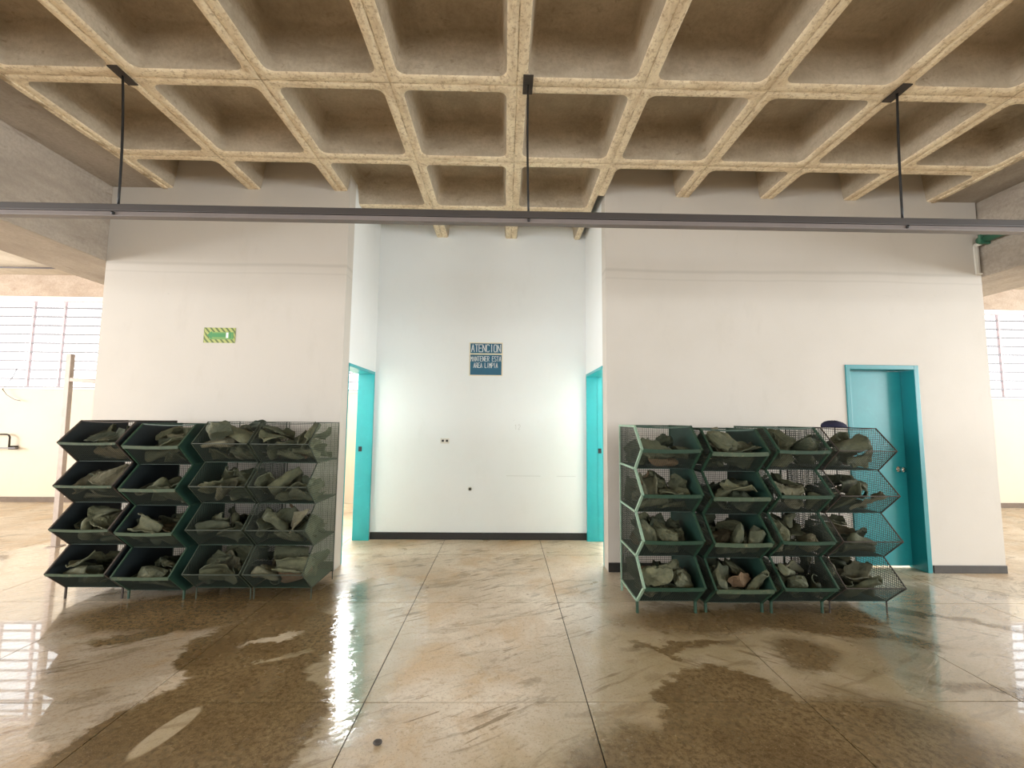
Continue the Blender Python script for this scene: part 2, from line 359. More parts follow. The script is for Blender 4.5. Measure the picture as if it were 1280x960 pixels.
# ---------------------------------------------------------------- waffle ceiling
ceiling = struct('ceiling', MB().box((-12, -6.5, ZC + 0.345), (13, 8.0, ZC + 0.55)), M['slabc'])
CELL = 0.9
def rrect(inset, rad, z, n=5):
    a, b = inset, CELL - inset; out = []
    for cx, cy, t0 in ((b - rad, b - rad, 0), (a + rad, b - rad, 90), (a + rad, a + rad, 180), (b - rad, a + rad, 270)):
        for k in range(n):
            t = math.radians(t0 + 90 * k / (n - 1)); out.append((cx + rad * math.cos(t), cy + rad * math.sin(t), z))
    return out
def coffer_mesh(name, cut=None):
    n = 20
    rings = [rrect(0.0, 0.0005, 0.006), rrect(0.008, 0.002, 0.0), rrect(0.060, 0.055, 0.0), rrect(0.072, 0.06, 0.010),
             rrect(0.080, 0.055, 0.04), rrect(0.112, 0.05, 0.310), rrect(0.122, 0.05, 0.334), rrect(0.140, 0.05, 0.343)]
    vs = [p for r in rings for p in r]; fs = []; mi = []
    for r in range(len(rings) - 1):
        for k in range(n):
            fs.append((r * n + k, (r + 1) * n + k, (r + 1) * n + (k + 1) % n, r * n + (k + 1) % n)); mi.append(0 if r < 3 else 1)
    fs.append(tuple((len(rings) - 1) * n + k for k in range(n - 1, -1, -1))); mi.append(1)
    me = bpy.data.meshes.new(name); me.from_pydata(vs, [], fs); me.update()
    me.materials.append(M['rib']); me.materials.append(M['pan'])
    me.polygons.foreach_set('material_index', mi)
    me.polygons.foreach_set('use_smooth', [True] * len(fs))
    bm = bmesh.new(); bm.from_mesh(me)
    bmesh.ops.recalc_face_normals(bm, faces=bm.faces)
    for f in bm.faces:
        if f.normal.z > 0 and len(f.verts) > 4: bmesh.ops.reverse_faces(bm, faces=bm.faces); break
    if cut:
        bmesh.ops.bisect_plane(bm, geom=bm.verts[:] + bm.edges[:] + bm.faces[:], plane_co=(0, cut, 0), plane_no=(0, 1, 0), clear_outer=True)
    for e in bm.edges:
        if e.calc_face_angle(0) > math.radians(50): e.smooth = False
    bm.to_mesh(me); bm.free()
    return me
WY, RY = 4.262, 5.36                           # front faces of the block wall and of the recess wall
Y0C = 2.815
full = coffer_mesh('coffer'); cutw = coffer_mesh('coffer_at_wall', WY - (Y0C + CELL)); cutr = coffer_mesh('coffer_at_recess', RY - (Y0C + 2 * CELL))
for i in range(-4, 5):
    x = 0.063 + CELL * i
    rec = -1.75 < x < 0.95
    for k in range(-10, 3):
        if k == 2 and not rec: continue
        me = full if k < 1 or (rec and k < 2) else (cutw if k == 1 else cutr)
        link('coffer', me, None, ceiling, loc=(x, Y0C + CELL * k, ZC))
# side bays of the waffle slab, beyond the two deep beams
ZS = 3.96
for x0, sgn in ((-5.1, -1), (6.1, 1)):
    for i in range(5):
        for k in range(5):
            xx = x0 + sgn * CELL * i - (CELL if sgn < 0 else 0)
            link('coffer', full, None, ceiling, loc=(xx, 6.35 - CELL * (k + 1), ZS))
b = MB()
b.box((-12, 6.35, ZS), (-4.86, 7.7, ZC + 0.35)).box((-5.1, -6.5, ZS), (-4.86, 6.35, ZC + 0.35)).box((-12, -6.5, ZS), (-5.1 - 5 * CELL, 6.35, ZC + 0.35))
b.box((5.85, 6.35, ZS), (13, 7.7, ZC + 0.35)).box((5.85, -6.5, ZS), (6.1, 6.35, ZC + 0.35)).box((6.1 + 5 * CELL, -6.5, ZS), (13, 6.35, ZC + 0.35))
struct('slab_edge', b, M['slabc'], ceiling)
# flat margins between waffle and beams, with a proud edge strip
XL, XR = 0.063 - 4 * CELL, 0.063 + 5 * CELL
struct('margin', MB().box((-4.08, -6.5, ZC), (XL - 0.001, WY, ZC + 0.345)), M['beam'], ceiling)
struct('margin', MB().box((XR + 0.001, -6.5, ZC), (5.04, WY, ZC + 0.345)), M['beam'], ceiling)
for x in (XL, XR):
    struct('edge_strip', MB().box((x - 0.025, -6.5, ZC - 0.014), (x + 0.02, WY, ZC + 0.01)), M['rib'], ceiling, 0.004)
# two deep longitudinal beams
struct('trim_beam_left', MB().box((-4.86, -6.5, 3.05), (-4.082, 7.5, ZC + 0.344)), M['beam'], None, 0.012)
struct('trim_beam_right', MB().box((5.042, -6.5, 3.03), (5.85, 7.5, ZC + 0.344)), M['beam'], None, 0.012)

# ---------------------------------------------------------------- walls of the white block with its recess
ZT = ZC + 0.343
XA, XB = -1.64, 1.035                          # recess side faces
struct('wall_left', MB().box((-4.08, WY, 0), (XA, 4.43, ZT)), M['wall'])
b = MB().box((XB, WY, 0), (3.527, 4.43, ZT)).box((3.527, WY, 2.05), (4.247, 4.43, ZT)).box((4.247, WY, 0), (5.02, 4.43, ZT))
struct('wall_right', b, M['wall'])
struct('wall_recess', MB().box((XA - 0.19, RY, 0), (XB + 0.19, 5.53, ZT)), M['recess'])
struct('wall_recess_left', MB().box((XA - 0.19, 4.431, 2.06), (XA, RY - 0.001, ZT)).box((XA - 0.19, 5.325, 0), (XA, RY - 0.001, 2.06)), M['recess'])
struct('wall_recess_right', MB().box((XB, 4.431, 2.06), (XB + 0.19, RY - 0.001, ZT)).box((XB, 5.325, 0), (XB + 0.19, RY - 0.001, 2.06)), M['recess'])
struct('wall_block_left', MB().box((-4.08, 4.431, 0), (-3.94, 7.499, ZT)), M['wall'])
struct('wall_block_right', MB().box((4.88, 4.431, 0), (5.02, 7.499, ZT)), M['wall'])
struct('wall_block_middle', MB().box((XA - 0.19, 5.531, 0), (XA - 0.05, 7.499, ZT)).box((XB + 0.05, 5.531, 0), (XB + 0.19, 7.499, ZT)), M['recess'])
struct('baseboard_recess', MB().box((XA + 0.001, RY - 0.014, 0), (XB - 0.001, RY - 0.001, 0.085)), M['base'], None, 0.003)
struct('baseboard_left', MB().box((-4.08, WY - 0.013, 0), (XA, WY - 0.001, 0.09)), M['base'], None, 0.003)
struct('baseboard_right', MB().box((XB, WY - 0.013, 0), (3.50, WY - 0.001, 0.09)), M['base'], None, 0.003)
struct('baseboard_right_end', MB().box((4.275, WY - 0.013, 0), (5.02, WY - 0.001, 0.075)), M['baseg'], None, 0.003)

# facade with its window strip, and the outer side walls
b = MB().box((-12, 7.5, 0), (13, 7.7, 1.955)).box((-12, 7.52, 3.56), (13, 7.7, ZT))
for x0, x1 in ((-12, -11.6), (-4.3, -4.0), (-1.9, 1.2), (4.8, 5.2), (12.6, 13)):
    b.box((x0, 7.5, 1.955), (x1, 7.7, 3.56))
struct('wall_facade', b, M['cream'])
struct('trim_lintel', MB().box((-12, 7.44, 3.575), (13, 7.519, ZS - 0.001)), M['lintel'], None, 0.006)
struct('baseboard_facade', MB().box((-12, 7.485, 0), (-4.09, 7.499, 0.085)).box((5.03, 7.485, 0), (13, 7.499, 0.085)), M['baseb'])
struct('wall_outer_left', MB().box((-12, -6.5, 0), (-11.8, 7.499, 0.9)).box((-12, -6.5, 3.5), (-11.8, 7.499, ZT)).box((-12, 6.6, 0.9), (-11.8, 7.499, 3.5)), M['cream'])
struct('wall_outer_right', MB().box((12.8, -6.5, 0), (13, 7.499, 0.9)).box((12.8, -6.5, 3.5), (13, 7.499, ZT)).box((12.8, 6.6, 0.9), (13, 7.499, 3.5)), M['cream'])

b = MB().box((-11.8, -6.5, 0), (12.8, -6.3, 0.9)).box((-11.8, -6.5, 3.5), (12.8, -6.3, ZS))
for x in (-11.8, -6, 0.2, 6.4, 12.4): b.box((x, -6.5, 0.9), (x + 0.4, -6.3, 3.5))
struct('wall_rear_added', b, M['cream'])  # out of view, added to cut the light from behind the camera

def window(n, x0, x1, step, phase):
    r = link('window_%d' % n, None, kind='structure', loc=((x0 + x1) / 2, 7.5, 1.955))
    r.empty_display_size = 0.05
    ox = -(x0 + x1) / 2; oz = -1.955; oy = -7.5
    f = MB()
    for a, c in (((x0, 7.47, 3.50), (x1, 7.56, 3.575)), ((x0, 7.47, 1.93), (x1, 7.60, 1.962))):
        f.box((a[0] + ox, a[1] + oy, a[2] + oz), (c[0] + ox, c[1] + oy, c[2] + oz))
    fo = f.build('window_frame', M['white'], r)
    rl = MB().box((x0 + ox, -0.035, 3.478 + oz), (x1 + ox, 0.005, 3.50 + oz)).build('top_rail', M['mullion'], r)
    sl = MB().box((x0 + ox, -0.045, 1.955 + oz), (x1 + ox, -0.031, 1.978 + oz)).build('sill', M['bar'], r)
    ms = MB().box((-0.016, 0.0, 0), (0.016, 0.04, 1.53)).mesh('mullion', M['mullion'])
    bars = MB().box((0, 0.004, -0.013), (x1 - x0, 0.034, 0.013)).mesh('louver_bar', M['bar'])
    xm = phase
    while xm > x0: xm -= step
    cols = []
    xm += step
    while xm < x1:
        if round((xm - phase) / step) % 3 != 1:                     # two narrow lights, then a wide one
            link('mullion', ms, None, r, loc=(xm + ox, 0.0, 1.96 + oz)); cols.append(xm)
        xm += step
    for k in range(1, 10):
        z = 1.955 + 0.158 * k
        if z < 3.47: link('louver_bar', bars, None, r, loc=(x0 + ox, 0.0, z + oz))
    ed = [x0] + cols + [x1]
    for a, c in zip(ed[:-1], ed[1:]):
        if c - a > 0.06:
            MB().box((a + 0.018 + ox, 0.05, 0.012), (c - 0.018 + ox, 0.055, 1.54)).build('pane', M['glass'], r)
window(1, -11.6, -4.3, 0.535, -7.83)
window(2, 5.2, 12.6, 0.535, 8.02)
window(3, -4.0, -1.9, 0.535, -3.0)
window(4, 1.2, 4.8, 0.535, 2.0)

# ---------------------------------------------------------------- doors
def door_frame(parent, pts):
    for a, c in pts: MB().box(a, c).build('jamb', M['teal'], parent, bevel=0.003)
d1 = link('door_1', None, kind='structure')
ft = 0.035
door_frame(d1, [((XA - 0.195, 5.29, 0), (XA + 0.006, 5.324, 2.06)), ((XA - 0.195, 4.432, 0), (XA + 0.004, 4.45, 2.06)), ((XA - 0.195, 4.45, 2.025), (XA + 0.006, 5.29, 2.059))])
MB().box((XA - 0.155, 5.283, 1.07), (XA - 0.115, 5.2899, 1.13)).build('strike_plate', M['black'], d1)
d2 = link('door_2', None, kind='structure')
door_frame(d2, [((XB - 0.006, 5.29, 0), (XB + 0.195, 5.324, 2.06)), ((XB - 0.004, 4.432, 0), (XB + 0.195, 4.45, 2.06)), ((XB - 0.006, 4.45, 2.025), (XB + 0.195, 5.29, 2.059))])
MB().box((XB + 0.135, 5.283, 1.07), (XB + 0.175, 5.2899, 1.13)).build('strike_plate', M['black'], d2)
MB().box((XB + 0.128, 5.286, 0.02), (XB + 0.134, 5.2899, 2.02)).build('stop_bead', M['teal'], d2)
d3 = link('door_3', None, kind='structure')
b = MB().box((3.50, WY - 0.012, 0), (3.545, 4.445, 2.075)).box((4.215, WY - 0.012, 0), (4.262, 4.445, 2.075)).box((3.545, WY - 0.012, 2.03), (4.215, 4.445, 2.075))
b.build('jamb', M['teald'], d3, bevel=0.003)
leaf = MB().box((3.548, 4.405, 0.022), (4.212, 4.44, 2.027)).build('leaf', M['leaf'], d3, bevel=0.003)
def lathe(prof, n=20):
    vs = []; fs = []
    for r, h in prof:
        for j in range(n):
            a = 2 * PI * j / n; vs.append((r * math.cos(a), -h, r * math.sin(a)))
    for i in range(len(prof) - 1):
        for j in range(n): fs.append((i * n + j, (i + 1) * n + j, (i + 1) * n + (j + 1) % n, i * n + (j + 1) % n))
    fs.append(tuple((len(prof) - 1) * n + j for j in range(n))); fs.append(tuple(range(n - 1, -1, -1)))
    m = MB(); m.add(vs, fs, True); return m
lathe([(0.032, 0.0), (0.032, 0.006), (0.012, 0.010), (0.011, 0.028), (0.026, 0.036), (0.030, 0.050), (0.024, 0.062), (0.010, 0.066)]).build('knob', M['chrome'], leaf, loc=(4.135, 4.4045, 1.0))
# ---------------------------------------------------------------- the dusty pieces heaped in the bins
def piece_material():
    n = N('dusty_grey_green_leather'); p = n.pos('object')
    oi = n.node('ShaderNodeObjectInfo').outputs['Random']
    a = n.noise(p, 9, 5, 0.65); b = n.noise(p, 45, 4, 0.7)
    c = n.mix(n.ramp(oi, 0.0, 1.0, smooth=False), (0.034, 0.043, 0.025), (0.135, 0.138, 0.078))
    c = n.mix(n.ramp(a, 0.35, 0.7, 0, 0.7), c, (0.038, 0.047, 0.031))
    c = n.mix(n.ramp(n.noise(p, 5, 4, 0.6), 0.52, 0.72, 0, 0.7), c, (0.20, 0.195, 0.115))
    c = n.mix(n.ramp(n.math('FRACT', n.math('MULTIPLY', oi, 7.31)), 0.84, 0.9, 0, 0.5), c, (0.25, 0.225, 0.15))
    c = n.mix(n.ramp(n.math('FRACT', n.math('MULTIPLY', oi, 13.7)), 0.93, 0.96, 0, 0.6), c, (0.17, 0.085, 0.045))
    cr = n.noise(n.mapping(p, sc=(1, 2.5, 1)), 16, 5, 0.7, 1.2)
    c = n.mix(n.ramp(cr, 0.56, 0.70, 0, 0.6), c, (0.02, 0.025, 0.016))
    n.bump(n.math('ADD', n.math('ADD', a, cr), n.math('MULTIPLY', b, 0.5)), 0.8, 0.012)
    return n.out(c, 0.78, spec=0.3)
M['piece'] = piece_material()
def grid_solid(nu, nv, fn, th):
    """closed thin sheet: fn(u,v) -> point; th thickness"""
    P = [[Vector(fn(i / (nu - 1), j / (nv - 1))) for j in range(nv)] for i in range(nu)]
    vs = []
    for sgn in (1, -1):
        for i in range(nu):
            for j in range(nv):
                du = P[min(i + 1, nu - 1)][j] - P[max(i - 1, 0)][j]; dv = P[i][min(j + 1, nv - 1)] - P[i][max(j - 1, 0)]
                nn = du.cross(dv); nn = nn.normalized() if nn.length > 1e-9 else Vector((0, 0, 1))
                vs.append(P[i][j] + nn * th / 2 * sgn)
    o = nu * nv; fs = []
    for i in range(nu - 1):
        for j in range(nv - 1):
            a, b, c, d = i * nv + j, (i + 1) * nv + j, (i + 1) * nv + j + 1, i * nv + j + 1
            fs += [(a, b, c, d), (a + o, d + o, c + o, b + o)]
    ring = [(i, 0) for i in range(nu)] + [(nu - 1, j) for j in range(1, nv)] + [(i, nv - 1) for i in range(nu - 2, -1, -1)] + [(0, j) for j in range(nv - 2, 0, -1)]
    idx = [i * nv + j for i, j in ring]
    for k in range(len(idx)):
        a, b = idx[k], idx[(k + 1) % len(idx)]; fs.append((a, a + o, b + o, b))
    return vs, fs
def form_mesh(seed):
    """foot-shaped form"""
    R = random.Random(seed); L = R.uniform(0.215, 0.265); s = R.uniform(0.9, 1.1); bend = R.uniform(-0.015, 0.015)
    T = [0, .03, .10, .22, .36, .50, .64, .76, .87, .95, 1.0]
    W = [.030, .052, .064, .066, .058, .066, .084, .088, .074, .048, .015]
    H = [.050, .080, .098, .096, .074, .058, .048, .042, .034, .026, .014]
    B = [.010, .002, .0, .0, .010, .012, .004, .0, .003, .008, .014]
    n = 12; vs = []; fs = []
    for t, wd, h, b in zip(T, W, H, B):
        for j in range(n):
            a = 2 * PI * j / n; c, sn = math.cos(a), math.sin(a)
            y = wd * s / 2 * (abs(c) ** 0.75) * (1 if c > 0 else -1) * (0.72 if sn > 0.4 and t < 0.45 else 1)
            z = b + (h * s - b) * (0.5 + 0.5 * (abs(sn) ** 0.8) * (1 if sn > 0 else -1))
            vs.append((t * L - L / 2, y + bend * math.sin(t * PI), z - 0.045))
    for i in range(len(T) - 1):
        for j in range(n): fs.append((i * n + j, i * n + (j + 1) % n, (i + 1) * n + (j + 1) % n, (i + 1) * n + j))
    fs += [tuple(range(n - 1, -1, -1)), tuple(range((len(T) - 1) * n, len(T) * n))]
    return vs, fs
def sheet_mesh(seed):
    """curled stiff leather blank"""
    R = random.Random(seed); L, Wd = R.uniform(0.22, 0.30), R.uniform(0.13, 0.18)
    k1, k2, tw = R.uniform(1.5, 4.5), R.uniform(4, 10) * R.choice((1, 1, -1)), R.uniform(-3, 3); ph = R.uniform(0, 6); R2 = random.Random(seed + 1)
    def fn(u, v):
        x = (u - .5) * L; e = 1 - 0.55 * abs(2 * u - 1.1) ** 2.2
        y = (v - .5) * Wd * max(e, 0.25) * (1 + 0.12 * math.sin(19 * u + ph) + 0.06 * math.sin(43 * u))
        z = k1 * x * x * 0.5 + k2 * y * y * 0.5 + tw * x * y + 0.030 * (abs(math.sin(11 * x + 9 * y + ph)) - .5) + 0.016 * (abs(math.sin(32 * y - 9 * x + ph)) - .5) + R2.uniform(-.003, .003)
        return (x, y, z - 0.02)
    return grid_solid(13, 9, fn, 0.006)
def lump_mesh(seed):
    """crumpled block"""
    R = random.Random(seed); bm = bmesh.new(); bmesh.ops.create_icosphere(bm, subdivisions=2 if R.random() < .4 else 3, radius=1)
    sx, sy, sz = R.uniform(0.075, 0.12), R.uniform(0.045, 0.075), R.uniform(0.03, 0.05)
    ph = [R.uniform(0, 6) for _ in range(6)]
    vs = []
    for v in bm.verts:
        c = v.co; k = 1 + 0.16 * math.sin(3.1 * c.x + 2 * c.y + ph[0]) + 0.12 * math.sin(4.7 * c.y - 3 * c.z + ph[1]) + 0.07 * math.sin(8 * c.x + 7 * c.z + ph[2])
        k += 0.05 * math.sin(13 * c.y + 9 * c.x + ph[3]) + 0.16 * (abs(math.sin(2.3 * c.x - 3.1 * c.y + 2.2 * c.z + ph[4])) - .6)
        q = [abs(t) ** 0.75 * (1 if t > 0 else -1) for t in c]
        vs.append((q[0] * sx * k, q[1] * sy * k, q[2] * sz * k))
    fs = [tuple(x.index for x in f.verts) for f in bm.faces]; bm.free()
    return vs, fs
def fold_mesh(seed):
    """folded-over upper: a sheet rolled round a bend"""
    R = random.Random(seed); L, r = R.uniform(0.20, 0.27), R.uniform(0.028, 0.042); op = R.uniform(3.6, 4.6); ph = R.uniform(0, 6); fl = R.uniform(0.4, 0.9)
    def fn(u, v):
        x = (u - .5) * L; a = (v - .5) * op; rr = r * (1 + fl * (u - .35)) * (1 + 0.22 * (abs(math.sin(2.6 * u * PI + 1.7 * a + ph)) - .5) + 0.10 * math.sin(5 * a + 7 * u))
        return (x, rr * math.sin(a) * 1.25, -rr * math.cos(a) * 0.85 + 0.02 * math.sin(u * 3 + ph))
    return grid_solid(12, 13, fn, 0.006)
KINDS = {'form': ('foot_form', form_mesh, 4), 'sheet': ('curled_sheet', sheet_mesh, 5), 'lump': ('rough_lump', lump_mesh, 4), 'fold': ('folded_upper', fold_mesh, 4)}
PIECE = {}
for kd, (nm, fn_, cnt) in KINDS.items():
    for s_ in range(cnt):
        vs_, fs_ = fn_(100 + 17 * s_ + len(kd))
        m_ = MB(); m_.add(vs_, fs_, kd in ('form', 'fold')); PIECE[(kd, s_)] = m_.mesh(nm, M['piece'])
# ---------------------------------------------------------------- racks: layout
NOTCH = [0.09, 0.428, 0.765, 1.10, 1.435]      # bin floors and top edge
TIP = [0.252, 0.590, 0.927, 1.265]             # lip heights
OUT, DEEP = 0.175, 0.43
# side, x of left and right front tip edges, front leg y, z shift, style
RACKS = [('L', -3.55, -3.085, 3.62, 0.0), ('L', -3.045, -2.59, 3.62, -0.022), ('L', -2.50, -2.055, 3.62, 0.0), ('L', -2.035, -1.565, 3.62, 0.0),
         ('R', 1.035, 1.505, 3.385, 0.0), ('R', 1.575, 2.035, 3.40, -0.018), ('R', 2.085, 2.50, 3.385, 0.0), ('R', 2.55, 3.01, 3.385, 0.0)]
